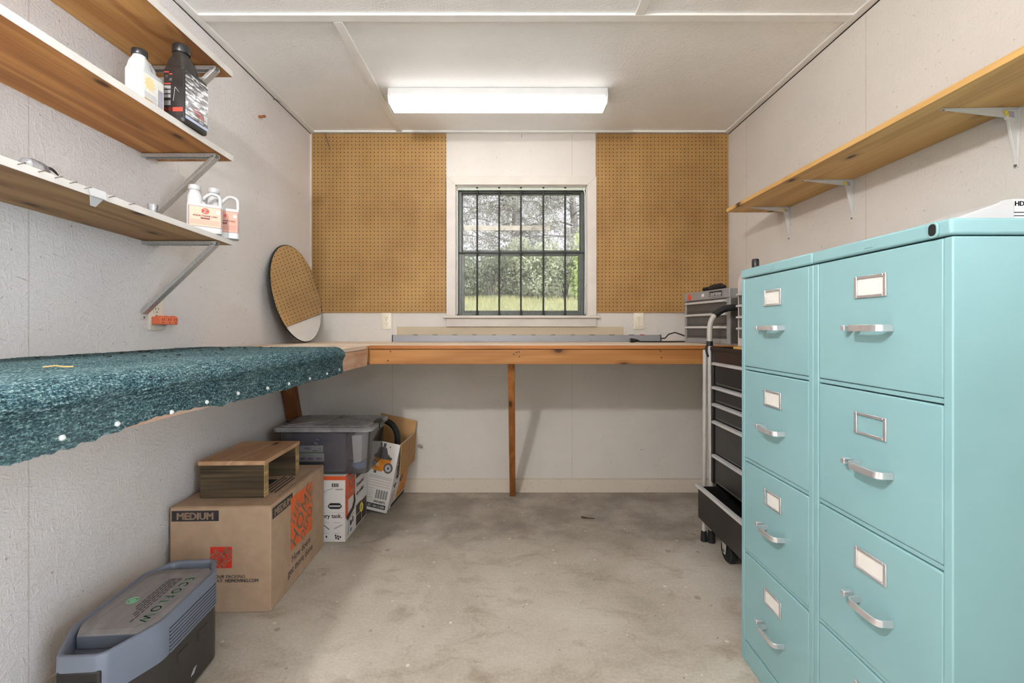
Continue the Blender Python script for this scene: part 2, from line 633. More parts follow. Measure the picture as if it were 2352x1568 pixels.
m_black = plain('black plastic', srgb(30, 29, 30), 0.35, var=0.1)
m_blackpaint = plain('black steel paint', srgb(34, 32, 31), 0.33, var=0.12, vs_=6)
m_hole = plain('dark slot', srgb(16, 14, 13), 0.7, var=0.0)
m_rubber = plain('black rubber', srgb(26, 26, 27), 0.7, var=0.2)
m_dark_gap = plain('shadow gap rubber', srgb(24, 22, 20), 0.9, var=0.0)
m_orange = plain('orange plastic', srgb(236, 118, 78), 0.4, var=0.04)
m_dkwindow = plain('dark bronze aluminium', srgb(84, 88, 82), 0.4, 0.2, 0.1)
m_bar = plain('black iron bar', srgb(46, 46, 46), 0.5, 0.3, 0.2, 80)
m_bar_light = plain('pale flat bar', srgb(206, 212, 198), 0.4, 0.0, 0.05)
m_caulk = plain('white caulk', srgb(234, 236, 236), 0.5, var=0.03)
m_greybox = plain('grey chest paint', srgb(146, 142, 140), 0.4, 0.1, 0.05)
m_greydark = plain('dark grey drawer', srgb(84, 80, 76), 0.4, 0.1, 0.08)
m_pull = plain('silver drawer pull', srgb(206, 204, 202), 0.3, 0.3, 0.04)
m_pinkgrey = plain('pinkish grey paint', srgb(190, 176, 172), 0.45, 0.0, 0.08)
m_redorange = plain('red orange emblem', srgb(212, 84, 48), 0.4, var=0.12, vs_=120)
m_cardboard = plain('brown cardboard', srgb(180, 152, 126), 0.75, var=0.05, vs_=18, spec=0.2)
m_cardboard2 = plain('tan cardboard', srgb(186, 144, 96), 0.75, var=0.05, vs_=14, spec=0.2)
m_ink = plain('black print', srgb(44, 42, 48), 0.6, var=0.05)
m_hdorange = plain('orange print', srgb(226, 102, 46), 0.6, var=0.05)
m_hdred = plain('red print', srgb(212, 52, 32), 0.6, var=0.05)
m_whitebox = plain('white carton', srgb(232, 229, 226), 0.5, var=0.02, vs_=6)
m_boxorange = plain('orange carton', srgb(226, 92, 48), 0.5, var=0.04, vs_=6)
m_print_grey = plain('grey print', srgb(170, 168, 176), 0.55, var=0.1, vs_=40)
m_print_dark = plain('dark photo print', srgb(84, 70, 64), 0.55, var=0.5, vs_=60)
m_print_blue = plain('blue print', srgb(120, 140, 190), 0.55, var=0.1)
m_print_yellow = plain('yellow print', srgb(226, 206, 70), 0.55, var=0.05)
m_vac_orange = plain('vacuum orange print', srgb(226, 142, 44), 0.5, var=0.15, vs_=25)
m_vac_grey = plain('vacuum grey print', srgb(92, 90, 92), 0.5, var=0.2, vs_=25)
m_silver_print = plain('silver print', srgb(190, 190, 194), 0.4, var=0.1)
m_navy = plain('navy plastic', srgb(54, 54, 74), 0.25, var=0.08, vs_=5)
m_green_print = plain('green print', srgb(70, 120, 70), 0.6, var=0.05)
m_lav_print = plain('lavender print', srgb(172, 168, 190), 0.6, var=0.05)
m_skin_print = plain('brown picture print', srgb(140, 92, 66), 0.6, var=0.4, vs_=90)
m_ef_grey = plain('slate grey plastic', srgb(112, 119, 133), 0.42, var=0.04, vs_=8)
m_ef_in = plain('shaded recess plastic', srgb(92, 98, 108), 0.5, var=0.05, vs_=8)  # darker than the shell: shade of the handle pockets put into the colour
N = NT('scuffed grey top').p(0.5, 0, 0.4)
f = N.noise(N.coord((3, 1, 1), (0, 0, 0.5)), 7, 5, 0.7, 0.6)
N.base(N.ramp(f, [(0.3, srgb(118, 116, 120)), (0.6, srgb(142, 136, 134)), (0.8, srgb(160, 150, 142))]))
m_ef_top = N.m
N = NT('scuffed black side').p(0.42, 0, 0.4)
c = N.coord()
f = N.noise(c, 5, 5, 0.65)
scr = N.ramp(N.noise(N.coord((30, 1.4, 2), (0.3, 0.2, 0)), 9, 4, 0.7), [(0.70, (0, 0, 0)), (0.75, (0.5, 0.5, 0.5))])
N.base(N.mix(scr, N.ramp(f, [(0.3, srgb(44, 40, 38)), (0.7, srgb(62, 57, 54))]), srgb(170, 160, 140)))
m_ef_black = N.m
m_ef_green = plain('mint print', srgb(128, 204, 156), 0.5, var=0.02)
m_ef_screen = plain('glossy black screen', srgb(26, 25, 27), 0.1, var=0.05)
m_pink_label = plain('peach label', srgb(216, 176, 152), 0.5, var=0.02)
m_pink_label2 = plain('salmon label', srgb(206, 150, 128), 0.5, var=0.02)
m_maroon = plain('maroon print', srgb(120, 52, 50), 0.5, var=0.05)
m_red_print = plain('scarlet print', srgb(214, 66, 46), 0.5, var=0.05)
m_brownprint = plain('brown small print', srgb(180, 120, 104), 0.5, var=0.05)
m_cream_label = plain('pale label', srgb(226, 224, 214), 0.5, var=0.04)
m_sunprint = plain('sunburst print', srgb(238, 206, 150), 0.5, var=0.05)
N = NT('black foil label').p(0.2, 0.55)
f = N.noise(N.coord((1, 30, 130), (0.5, 0, 0)), 1.0, 2, 0.6, 0.5)
N.base(N.ramp(f, [(0.36, srgb(44, 42, 42)), (0.52, srgb(104, 100, 99)), (0.66, srgb(206, 204, 202))]))  # pale streaks are highlights painted into the label colour
m_foil = N.m
m_darkjug = plain('smoky black plastic', srgb(44, 40, 38), 0.28, var=0.2, vs_=40)
m_lilac = plain('lilac edge', srgb(176, 186, 214), 0.4, var=0.03)
m_yellow_sticker = plain('yellow sticker', srgb(232, 214, 96), 0.5, var=0.03)
m_brown_dowel = plain('brown wooden peg', srgb(150, 84, 46), 0.6, var=0.2, vs_=80)
m_bark_dark = plain('dark dry bark', srgb(84, 62, 46), 0.9, var=0.3, vs_=60)
m_bark = plain('bark', srgb(122, 110, 102), 0.9, var=0.3, vs_=12)


def leafmat(name, a, b, trans=0.3):
    N = NT(name).p(0.6, 0, 0.3)
    g = N.n('ShaderNodeObjectInfo')
    f = N.noise(N.coord(), 2.2, 4, 0.7)
    N.base(N.ramp(f, [(0.32, a), (0.68, b)]))
    tr = N.n('ShaderNodeBsdfTranslucent')
    N.s(tr, 'Color', b)
    mx = N.n('ShaderNodeMixShader')
    mx.inputs[0].default_value = trans
    N.t.links.new(N.b.outputs[0], mx.inputs[1])
    N.t.links.new(tr.outputs[0], mx.inputs[2])
    N.t.links.new(mx.outputs[0], N.out.inputs[0])
    return N.m


m_leaf_a = leafmat('bush leaves', srgb(86, 96, 70), srgb(206, 204, 172))
m_leaf_b = leafmat('dark bush leaves', srgb(66, 76, 58), srgb(158, 160, 132))
m_leaf_c = leafmat('bright bush leaves', srgb(140, 160, 84), srgb(214, 220, 150))
m_needle = leafmat('grey green needles', srgb(128, 126, 112), srgb(178, 174, 156))
m_grass = leafmat('grass', srgb(138, 136, 88), srgb(184, 174, 128))
m_reflection = plain('imitated reflection', srgb(176, 158, 134), 0.8, var=0.15, vs_=5)
m_soil = plain('lawn soil', srgb(134, 130, 88), 0.9, var=0.25, vs_=6)


def clear(name, tint, haze, gloss_rough=0.05, hazecol=(0.85, 0.87, 0.92, 1)):
    """thin see-through sheet: transparent with a fresnel gloss and a little milky haze"""
    N = NT(name)
    tr = N.n('ShaderNodeBsdfTransparent')
    tr.inputs[0].default_value = tint
    gl = N.n('ShaderNodeBsdfGlossy')
    gl.inputs['Roughness'].default_value = gloss_rough
    fr = N.n('ShaderNodeFresnel')
    fr.inputs[0].default_value = 1.45
    df = N.n('ShaderNodeBsdfDiffuse')
    df.inputs[0].default_value = hazecol
    tl = N.n('ShaderNodeBsdfTranslucent')
    tl.inputs[0].default_value = hazecol
    m0 = N.n('ShaderNodeMixShader')
    m0.inputs[0].default_value = 0.5
    m1 = N.n('ShaderNodeMixShader')
    hz = N.ramp(N.noise(N.coord(), 7, 4, 0.65), [(0.3, (haze * 0.6,) * 3), (0.7, (min(1, haze * 1.4),) * 3)])
    N.s(m1, 0, hz)
    m2 = N.n('ShaderNodeMixShader')
    L = N.t.links
    L.new(df.outputs[0], m0.inputs[1])
    L.new(tl.outputs[0], m0.inputs[2])
    L.new(tr.outputs[0], m1.inputs[1])
    L.new(m0.outputs[0], m1.inputs[2])
    L.new(fr.outputs[0], m2.inputs[0])
    L.new(m1.outputs[0], m2.inputs[1])
    L.new(gl.outputs[0], m2.inputs[2])
    L.new(m2.outputs[0], N.out.inputs[0])
    return N.m


m_glass_up = clear('dusty dimmed window glass', (0.56, 0.55, 0.55, 1), 0.05, 0.01, (0.8, 0.78, 0.8, 1))  # both panes: dark tint added to dim the overbright yard
m_glass_lo = clear('dimmed window glass', (0.58, 0.58, 0.57, 1), 0.02, 0.01)
m_clearbin = clear('clear storage plastic', (0.968, 0.97, 0.985, 1), 0.105, 0.12, (0.94, 0.94, 0.98, 1))
m_clearlid = clear('clear lid plastic', (0.96, 0.96, 0.98, 1), 0.46, 0.18, (0.97, 0.97, 1.0, 1))
m_clearbottle = clear('clear bottle plastic', (0.96, 0.96, 0.97, 1), 0.34, 0.2, (0.8, 0.8, 0.82, 1))

N = NT('mirror silver').p(0.015, 1.0)
N.base(N.ramp(N.noise(N.coord(), 6, 3), [(0.3, (0.86, 0.85, 0.82)), (0.7, (0.89, 0.88, 0.85))]))
m_mirror = N.m

N = NT('lit diffuser').p(0.5)
N.base((0.9, 0.9, 0.9, 1))
N.b.inputs['Emission Color'].default_value = (1.0, 1.0, 1.0, 1)
N.b.inputs['Emission Strength'].default_value = LENS_EMIT
m_lens = N.m
N = NT('lit bulb').p(0.5)
N.b.inputs['Emission Color'].default_value = (1.0, 0.9, 0.78, 1)
N.b.inputs['Emission Strength'].default_value = 6
N.m.cycles.emission_sampling = 'NONE'
m_bulb = N.m

# ------------------------------------------------------------------ room shell
XL, XR, YB, YF, ZC = -1.355, 1.485, 3.09, -1.7, 2.444
T = 0.12
struct('floor', MB().box(XL - T, XR + T, YF - T, YB + T, -0.12, 0), m_floor)
struct('ceiling', MB().box(XL - T, XR + T, YF - T, YB + T, ZC, ZC + 0.12), m_ceil)
struct('wall_left', MB().box(XL - T, XL, YF - T, YB + T, 0, ZC), m_wall_l)
# right wall with an open doorway to the daylight, beside and behind the viewer
DY0, DY1, DZ = -1.42, -0.42, 2.08
wr_ = MB()
wr_.box(XR, XR + T, DY1, YB + T, 0, ZC).box(XR, XR + T, YF - T, DY0, 0, ZC).box(XR, XR + T, DY0, DY1, DZ, ZC)
struct('wall_right', wr_, m_wall_r)
# back wall with window opening
WX0, WX1, WZ0, WZ1 = -0.370, 0.522, 1.197, 2.080
wb = MB()
wb.box(XL, WX0, YB, YB + T, 0, ZC).box(WX1, XR, YB, YB + T, 0, ZC)
wb.box(WX0, WX1, YB, YB + T, 0, WZ0).box(WX0, WX1, YB, YB + T, WZ1, ZC)
struct('wall_back', wb, m_wall_b)
struct('wall_front', MB().box(XL, XR, YF - T, YF, 0, ZC), m_wall_f)

# ceiling battens and corner trim
struct('trim_1', MB().box(XL, XL + 0.035, YF, YB, ZC - 0.012, ZC), m_trimw, bevel=0.002)
struct('trim_2', MB().box(XR - 0.035, XR, YF, YB, ZC - 0.012, ZC), m_trimw, bevel=0.002)
struct('trim_3', MB().box(XL + 0.035, XR - 0.035, YB - 0.028, YB, ZC - 0.012, ZC), m_trimw, bevel=0.002)
struct('trim_4', MB().box(XL + 0.035, XR - 0.035, 1.921, 1.964, ZC - 0.011, ZC), m_trimw, bevel=0.002)
struct('trim_5', MB().box(-0.766, -0.726, 1.964, YB - 0.028, ZC - 0.011, ZC), m_trimw, bevel=0.002)
struct('trim_6', MB().box(0.527, 0.567, YF, 1.921, ZC - 0.011, ZC), m_trimw, bevel=0.002)
# dark shrinkage gap strips seen under the corner trim
struct('trim_7', MB().box(XL, XL + 0.002, YF, YB, ZC - 0.016, ZC - 0.0125), m_dark_gap)
struct('trim_8', MB().box(XR - 0.003, XR, YF, YB, ZC - 0.016, ZC - 0.0125), m_dark_gap)
struct('trim_9', MB().box(XL, XL + 0.012, YB - 0.012, YB, 1.05, ZC - 0.02), m_trim)
bb = MB().box(XL, XR, YB - 0.014, YB, 0.0, 0.088).box(XL, XR, YB - 0.010, YB, 0.088, 0.094)
struct('baseboard_back', bb, m_base, bevel=0.002)
struct('baseboard_left', MB().box(XL, XL + 0.012, YF, YB - 0.014, 0.0, 0.090), m_base, bevel=0.002)

# ------------------------------------------------------------------ window
win = bpy.data.objects.new('window_1', None)
COL.objects.link(win)
win['kind'] = 'structure'
MW[win.name] = Matrix.Identity(4)
CX0, CX1, CZ1 = -0.432, 0.583, 2.138


def wpart(name, mb, m, **k):
    return part(name, mb, m, win, **k)


cas = MB()
yf = YB - 0.016
z0 = WZ0
cas.prism([(CX0, yf, z0), (WX0, yf, z0), (WX0, yf, WZ1), (CX0, yf, CZ1)], (0, 0.016, 0))
cas.prism([(WX1, yf, z0), (CX1, yf, z0), (CX1, yf, CZ1), (WX1, yf, WZ1)], (0, 0.016, 0))
cas.prism([(CX0, yf, CZ1), (WX0, yf, WZ1), (WX1, yf, WZ1), (CX1, yf, CZ1)], (0, 0.016, 0))
wpart('casing', cas, m_trim, bevel=0.002)
wpart('sill', MB().box(CX0 - 0.02, CX1 + 0.02, YB - 0.035, YB + 0.05, WZ0 - 0.018, WZ0), m_trim, bevel=0.004)
wpart('apron', MB().box(CX0, CX1, YB - 0.014, YB, WZ0 - 0.075, WZ0 - 0.018), m_trim, bevel=0.002)
# painted jamb liner
jl = MB()
jl.box(WX0, WX0 + 0.006, YB, YB + T, WZ0, WZ1).box(WX1 - 0.006, WX1, YB, YB + T, WZ0, WZ1)
jl.box(WX0, WX1, YB, YB + T, WZ1 - 0.006, WZ1)
wpart('jamb', jl, m_trim)
ck = MB()
ck.tube([(WX0 + 0.010, YB + 0.012, WZ0 + 0.01), (WX0 + 0.011, YB + 0.012, WZ0 + 0.45), (WX0 + 0.010, YB + 0.012, WZ1 - 0.03)], 0.0035, 6)
ck.tube([(WX1 - 0.012, YB + 0.012, WZ0 + 0.01), (WX1 - 0.010, YB + 0.012, WZ0 + 0.45), (WX1 - 0.012, YB + 0.012, WZ1 - 0.05), (WX1 - 0.022, YB + 0.012, WZ1 - 0.022)], 0.0035, 6)
wpart('caulk', ck, m_caulk)
# aluminium frame and two sashes
fy0, fy1 = YB + 0.045, YB + 0.085
fr = MB()
fr.box(WX0 + 0.006, WX0 + 0.036, fy0, fy1, WZ0, WZ1 - 0.006).box(WX1 - 0.036, WX1 - 0.006, fy0, fy1, WZ0, WZ1 - 0.006)
fr.box(WX0 + 0.036, WX1 - 0.036, fy0, fy1, WZ0, WZ0 + 0.024).box(WX0 + 0.036, WX1 - 0.036, fy0, fy1, WZ1 - 0.036, WZ1 - 0.006)
wpart('window_frame', fr, m_dkwindow, bevel=0.002)
MZ = 1.632


def sash(name, x0, x1, z0, z1, y0, y1, w, wt, wbm):
    s = MB()
    s.box(x0, x0 + w, y0, y1, z0, z1).box(x1 - w, x1, y0, y1, z0, z1)
    s.box(x0 + w, x1 - w, y0, y1, z0, z0 + wbm).box(x0 + w, x1 - w, y0, y1, z1 - wt, z1)
    return wpart(name, s, m_dkwindow, bevel=0.0015)


su = sash('sash', WX0 + 0.030, WX1 - 0.030, MZ, WZ1 - 0.034, fy0 + 0.022, fy1 - 0.002, 0.012, 0.010, 0.020)
sl = sash('sash', WX0 + 0.034, WX1 - 0.034, WZ0 + 0.022, MZ + 0.004, fy0 + 0.002, fy0 + 0.020, 0.020, 0.026, 0.014)
g = part('glass', MB().box(WX0 + 0.042, WX1 - 0.042, fy0 + 0.029, fy0 + 0.031, MZ + 0.02, WZ1 - 0.044), m_glass_up, su)
g = part('glass', MB().box(WX0 + 0.054, WX1 - 0.054, fy0 + 0.010, fy0 + 0.012, WZ0 + 0.036, MZ - 0.022), m_glass_lo, sl)
for u in (1097, 1148):
    p = at(u, 571, YB + 0.05)
for xx in (-0.28, 0.36):
    part('sash_latch', MB().box(xx - 0.012, xx + 0.012, fy0 - 0.004, fy0 + 0.004, MZ - 0.002, MZ + 0.006), m_black, sl, bevel=0.001)

# security grille
gr = thing('window_grille', 'black iron security grille of five upright bars inside the window', 'window bars', ((WX0 + WX1) / 2, YB + 0.022, WZ0))
for u in (1096, 1146.5, 1196.5, 1248, 1298):
    x = (u - 1172) * (YB + 0.022) / FPX
    b = MB().cyl((x, YB + 0.022, WZ0 + 0.002), (x, YB + 0.022, WZ1 - 0.008), 0.0062, seg=10)
    b.lathe([(0.011, 0), (0.009, 0.008)], (x, YB + 0.022, WZ0 + 0.001), 10)
    b.lathe([(0.008, 0), (0.011, 0.008)], (x, YB + 0.022, WZ1 - 0.016), 10)
    part('bar', b, m_bar, gr, world=True)
part('crossbar', MB().box(WX0 + 0.008, WX1 - 0.008, YB + 0.0155, YB + 0.0285, MZ - 0.006, MZ + 0.000), m_bar, gr, world=True)
part('crossbar', MB().box(WX0 + 0.008, WX1 - 0.008, YB + 0.0155, YB + 0.0285, WZ1 - 0.026, WZ1 - 0.0065), m_bar_light, gr, world=True, label='pale painted top crossbar')

# ------------------------------------------------------------------ outside
lawn = MB()
P = [(y, z) for y, z in ((YB + T, 0.55), (4.5, 0.95), (8.0, 1.42), (12.0, 1.86), (16, 2.7), (40, 4.6))]
nx = 14
rings = [[Vector((-16 + 32 * i / nx, y, z + 0.04 * mnoise.noise((i * 0.7, y * 0.3, 0)))) for i in range(nx + 1)] for y, z in P]
lawn.loft(rings, 0, False, False, closed=False)
struct('ground', lawn, m_soil)


def gz(y):
    for (a, za), (b, zb) in zip(P, P[1:]):
        if a <= y <= b:
            return za + (zb - za) * (y - a) / (b - a)
    return 2.7


gm = MB()
rg = random.Random(3)
for i in range(5200):
    y = 7.0 + 5.2 * rg.random() ** 0.8
    x = rg.uniform(-3.2, 3.6)
    z = gz(y) - 0.01
    h = rg.uniform(0.06, 0.17)
    a = rg.uniform(0, PI)
    w = 0.012
    dx, dy = w * math.cos(a), w * math.sin(a)
    lx, ly = rg.uniform(-0.05, 0.05), rg.uniform(-0.05, 0.05)
    gm.face([gm.bm.verts.new(q) for q in ((x - dx, y - dy, z), (x + dx, y + dy, z), (x + lx, y + ly, z + h))])
go = part('grass', gm, m_grass)
tag(go, 'sunlit pale grass on the bank outside the window', 'grass', kind='stuff')


def leaf(mb, p, s, rg):
    d = Vector((rg.gauss(0, 1), rg.gauss(0, 1), rg.gauss(0, 1))).normalized()
    e = d.cross(Vector((rg.gauss(0, 1), rg.gauss(0, 1), rg.gauss(0, 1)))).normalized()
    d *= s
    e *= s * 0.45
    mb.face([mb.bm.verts.new(q) for q in (p - d, p + e, p + d, p - e)])


def bush(x, y, rx, rz, n, mat, seed, label, ls=0.055):
    rg = random.Random(seed)
    z = gz(y)
    t = thing('bush', label, 'bush', (x, y, z), group=None)
    f = MB()
    lumps = [(Vector((rg.uniform(-0.7, 0.7) * rx, rg.uniform(-0.5, 0.5) * rx, rg.uniform(0.12, 0.85) * rz)), rg.uniform(0.35, 0.6)) for _ in range(13)]
    for i in range(n):
        c0, r = lumps[rg.randrange(len(lumps))]
        d = Vector((rg.gauss(0, 1), rg.gauss(0, 1), rg.gauss(0, 1))).normalized() * (rg.random() ** 0.35) * r
        p = c0 + Vector((d.x * rx, d.y * rx, d.z * rz * 0.75))
        p.z = abs(p.z) + 0.02
        leaf(f, p, ls * rg.uniform(0.6, 1.3), rg)
    part('foliage', f, mat, t, smooth=False)
    s = MB()
    for k in range(7):
        a = rg.uniform(0, 2 * PI)
        s.tube([(0.06 * math.cos(a), 0.06 * math.sin(a), -0.05), (0.25 * rx * math.cos(a), 0.25 * rx * math.sin(a), rz * 0.4), (0.5 * rx * math.cos(a), 0.5 * rx * math.sin(a), rz * 0.8)], [0.02, 0.014, 0.005], 5)
    part('stems', s, m_bark, t)
    return t


bush(-1.75, 12.6, 0.95, 1.25, 3900, m_leaf_b, 1, 'dark low bush outside behind the leftmost window bar')
bush(-0.55, 12.9, 0.85, 1.30, 4200, m_leaf_b, 2, 'dull green bush outside, left of the middle window bar')
bush(0.55, 12.6, 0.85, 1.35, 4800, m_leaf_a, 3, 'pale sunlit bush outside, right of the middle window bar')
bush(1.45, 12.3, 0.7, 1.35, 4200, m_leaf_a, 4, 'pale leafy bush outside behind the fourth window bar')
bush(2.15, 11.9, 0.55, 1.55, 3900, m_leaf_c, 5, 'bright yellow-green bush outside at the right edge of the window')
bush(3.2, 12.4, 0.9, 1.4, 3000, m_leaf_b, 6, 'green bush outside hidden past the right window jamb')
bush(-3.1, 12.6, 0.9, 1.4, 2700, m_leaf_b, 8, 'green bush outside hidden past the left window jamb')


def tree(x, y, h, seed, label, nb=46, dens=34, lean=0.0):
    rg = random.Random(seed)
    z = gz(y)
    t = thing('tree', label, 'tree', (x, y, z))
    tk = MB().tube([(0, 0, -0.2), (0.04 + lean * 0.3, 0, h * 0.35), (lean * 0.7, 0.05, h * 0.7), (lean, 0, h)], [0.17, 0.13, 0.08, 0.02], 8)
    part('trunk', tk, m_bark, t)
    b = MB()
    f = MB()
    for k in range(nb):
        zz = h * (0.12 + 0.85 * (k + rg.random()) / nb)
        a = rg.uniform(0, 2 * PI)
        L = (1.0 - 0.55 * zz / h) * h * 0.42 * rg.uniform(0.7, 1.15)
        d = Vector((math.cos(a), math.sin(a) * 0.7, 0))
        p = [Vector((lean * zz / h, 0, zz))]
        droop = rg.uniform(0.15, 0.55)
        for j in range(1, 6):
            s_ = j / 5
            p.append(p[0] + d * L * s_ + Vector((rg.gauss(0, 0.06), rg.gauss(0, 0.06), L * (0.35 * s_ - droop * s_ * s_ * 1.4) + rg.gauss(0, 0.05))))
        b.tube(p, [0.035, 0.026, 0.019, 0.013, 0.009, 0.004], 5)
        for q in range(8):
            j = rg.randrange(1, 5)
            o0 = p[j].lerp(p[j + 1], rg.random()) if j < 5 else p[5]
            e = Vector((rg.gauss(0, 0.5), rg.gauss(0, 0.4), rg.gauss(-0.25, 0.4))) * 0.9
            m1 = o0 + e * 0.5 + Vector((0, 0, rg.gauss(0, 0.05)))
            b.tube([o0, m1, o0 + e], [0.009, 0.006, 0.003], 4, caps=False)
            for w in range(dens // 2):
                c0 = o0 + e * rg.random()
                leaf(f, c0 + Vector((rg.gauss(0, 0.07), rg.gauss(0, 0.07), rg.gauss(-0.04, 0.08))), 0.05 * rg.uniform(0.6, 1.2), rg)
    part('branches', b, m_bark, t)
    part('foliage', f, m_needle, t, smooth=False)
    return t


tree(0.15, 15.0, 6.6, 11, 'tall drooping grey-green tree outside, centred in the upper window pane', 60, 70)
tree(2.3, 16.0, 6.2, 12, 'bare-branched tree outside at the upper right of the window', 46, 40, -0.3)
tree(-2.3, 16.3, 6.0, 13, 'bare-branched tree outside at the upper left of the window', 46, 40, 0.3)
rl = single('reflection_board', MB().box(-1.45, 1.25, 14.3, 14.34, 4.18, 4.33), m_reflection, 'pale board set outside to imitate a reflection in the upper window pane', 'rail')  # board put outdoors to imitate a reflection on the upper glass

# ------------------------------------------------------------------ ceiling light
lx0, lx1, ly0, ly1 = -0.679, 0.541, 2.515, 2.665
lt = thing('ceiling_light', 'white fluorescent wraparound light glowing on the ceiling', 'ceiling light', ((lx0 + lx1) / 2, (ly0 + ly1) / 2, ZC))
h = MB()
h.box(lx0, lx1, ly0 + 0.002, ly1 - 0.002, ZC - 0.046, ZC - 0.001)
part('housing', h, m_white_enamel, lt, world=True, bevel=0.002)
for xa, xb in ((lx0, lx0 + 0.006), (lx1 - 0.006, lx1)):
    prof = [(ly0, ZC - 0.034), (ly0 + 0.004, ZC - 0.062), (ly0 + 0.022, ZC - 0.085), (ly1 - 0.022, ZC - 0.085), (ly1 - 0.004, ZC - 0.062), (ly1, ZC - 0.034)]
    part('end_cap', MB().prism([(xa, y, z) for y, z in prof], (xb - xa, 0, 0)), m_white_enamel, lt, world=True, bevel=0.001)
prof = [(ly0 - 0.001, ZC - 0.0465), (ly0 - 0.001, ZC - 0.052), (ly0 + 0.002, ZC - 0.062), (ly0 + 0.010, ZC - 0.076), (ly0 + 0.024, ZC - 0.084),
        (ly1 - 0.024, ZC - 0.084), (ly1 - 0.010, ZC - 0.076), (ly1 - 0.002, ZC - 0.062), (ly1 + 0.001, ZC - 0.052), (ly1 + 0.001, ZC - 0.0465)]
part('diffuser', MB().prism([(lx0 + 0.008, y, z) for y, z in prof], (lx1 - lx0 - 0.016, 0, 0)), m_lens, lt, world=True)
for xx in (lx0 + 0.012, lx1 - 0.012):
    part('clip', MB().box(xx - 0.005, xx + 0.005, ly0 - 0.006, ly0 - 0.002, ZC - 0.058, ZC - 0.036), m_white_enamel, lt, world=True, bevel=0.001)

# bare bulb in a ceiling socket above and behind the viewer
BP = Vector((-0.80, -0.10, 2.33))
bl = thing('bulb_holder', 'round white porcelain bulb socket with glowing bulb on ceiling over viewer', 'light', (BP.x, BP.y, ZC))
part('socket', MB().lathe([(0.055, ZC - 0.001), (0.055, ZC - 0.015), (0.03, ZC - 0.035), (0.022, ZC - 0.06)], (BP.x, BP.y, 0), 24), m_white_enamel, bl, world=True)
part('bulb', MB().lathe([(0.013, ZC - 0.06), (0.016, ZC - 0.07), (0.030, ZC - 0.10), (0.030, ZC - 0.118), (0.018, ZC - 0.138), (0.002, ZC - 0.143)], (BP.x, BP.y, 0), 20), m_bulb, bl, world=True)
pd = bpy.data.lights.new('bulb_glow', 'POINT')
pd.energy = BULB_W
pd.color = (1.0, 1.0, 1.02)
pd.shadow_soft_size = 0.055
po = bpy.data.objects.new('bulb_glow', pd)
COL.objects.link(po)
po.location = (BP.x, BP.y, 2.24)

# ------------------------------------------------------------------ pegboards
for (u0, u1, lab) in ((714.5, 1024, 'brown pegboard left of the window, reaching the left wall'), (1369, 1673, 'brown pegboard right of the window, reaching the right wall')):
    s = 339.5
    x0, x1 = (u0 - 1172) / s, (u1 - 1172) / s
    x0 = max(x0, XL + 0.0125)
    x1 = min(x1, XR - 0.004)
    zb, zt = 1.217, 2.428
    single('pegboard', MB().box(x0, x1, YB - 0.010, YB - 0.001, zb, zt), m_peg, lab, 'pegboard', 'pegboards flanking the window', loc=(x0 + 0.003, YB - 0.001, zb + 0.004))

# ------------------------------------------------------------------ benches
BZ = 1.022          # bench top height
BYF = 2.40          # front edge of the back bench
BXF = -0.745        # front edge of the left bench
wbk = thing('workbench', 'long pine workbench under the window along the back wall', 'workbench', (0.3, BYF, 0), group=None)
part('bench_top', MB().box(XL + 0.002, XR - 0.002, BYF - 0.004, YB - 0.002, BZ - 0.018, BZ), m_bench_top, wbk, world=True, bevel=0.0015)
part('edge_strip', MB().box(BXF + 0.004, XR - 0.002, BYF - 0.012, BYF - 0.004, BZ - 0.019, BZ - 0.0005), m_ply_edge, wbk, world=True, bevel=0.001)
part('front_board', MB().box(BXF, XR - 0.002, BYF - 0.002, BYF + 0.030, BZ - 0.100, BZ - 0.021), m_fascia, wbk, world=True, bevel=0.002)
part('brace', MB().beam((0.005, BYF + 0.045, BZ - 0.03), (0.016, YB - 0.06, 0.0), 0.038, 0.038, (0, 0, 1)), m_brace, wbk, world=True, bevel=0.002)
part('brace', MB().beam((-1.298, 2.59, BZ - 0.024), (-1.298, 2.93, 0.0), 0.038, 0.082, (1, 0, 0)), m_brace_dark, wbk, world=True, bevel=0.002, label='dark slanted brace at the bench corner')
for (xx, zz) in ((BXF + 0.006, BZ - 0.045), (BXF + 0.007, BZ - 0.07)):
    pass
for u, v in ((1186, 809), (1192, 808), (1193, 819), (1180, 813), (897, 807), (891, 828), (1517, 806), (1519, 821)):
    p = at(u, v, BYF - 0.002)
    part('screw', MB().cyl((p.x, BYF - 0.004, p.z), (p.x, BYF + 0.002, p.z), 0.0035, seg=8), m_rubber, wbk, world=True)

wl = thing('workbench', 'pinkish pine workbench along left wall under the green carpet', 'workbench', (-1.05, 1.2, 0))
part('bench_top', MB().box(XL + 0.002, BXF, 0.25, BYF - 0.0045, BZ - 0.020, BZ - 0.0005), m_bench_topy, wl, world=True, bevel=0.0015)
part('front_board', MB().box(BXF - 0.034, BXF + 0.001, 0.25, BYF - 0.013, BZ - 0.104, BZ - 0.022), m_pink_board, wl, world=True, bevel=0.002)
part('end_board', MB().box(BXF - 0.020, BXF + 0.0035, BYF - 0.035, BYF - 0.0125, BZ - 0.100, BZ - 0.004), m_fascia, wl, world=True, bevel=0.002)
for zz in (-0.045, -0.075):
    part('screw', MB().cyl((BXF + 0.002, BYF - 0.026, BZ + zz), (BXF + 0.005, BYF - 0.026, BZ + zz), 0.003, seg=8), m_steel, wl, world=True)

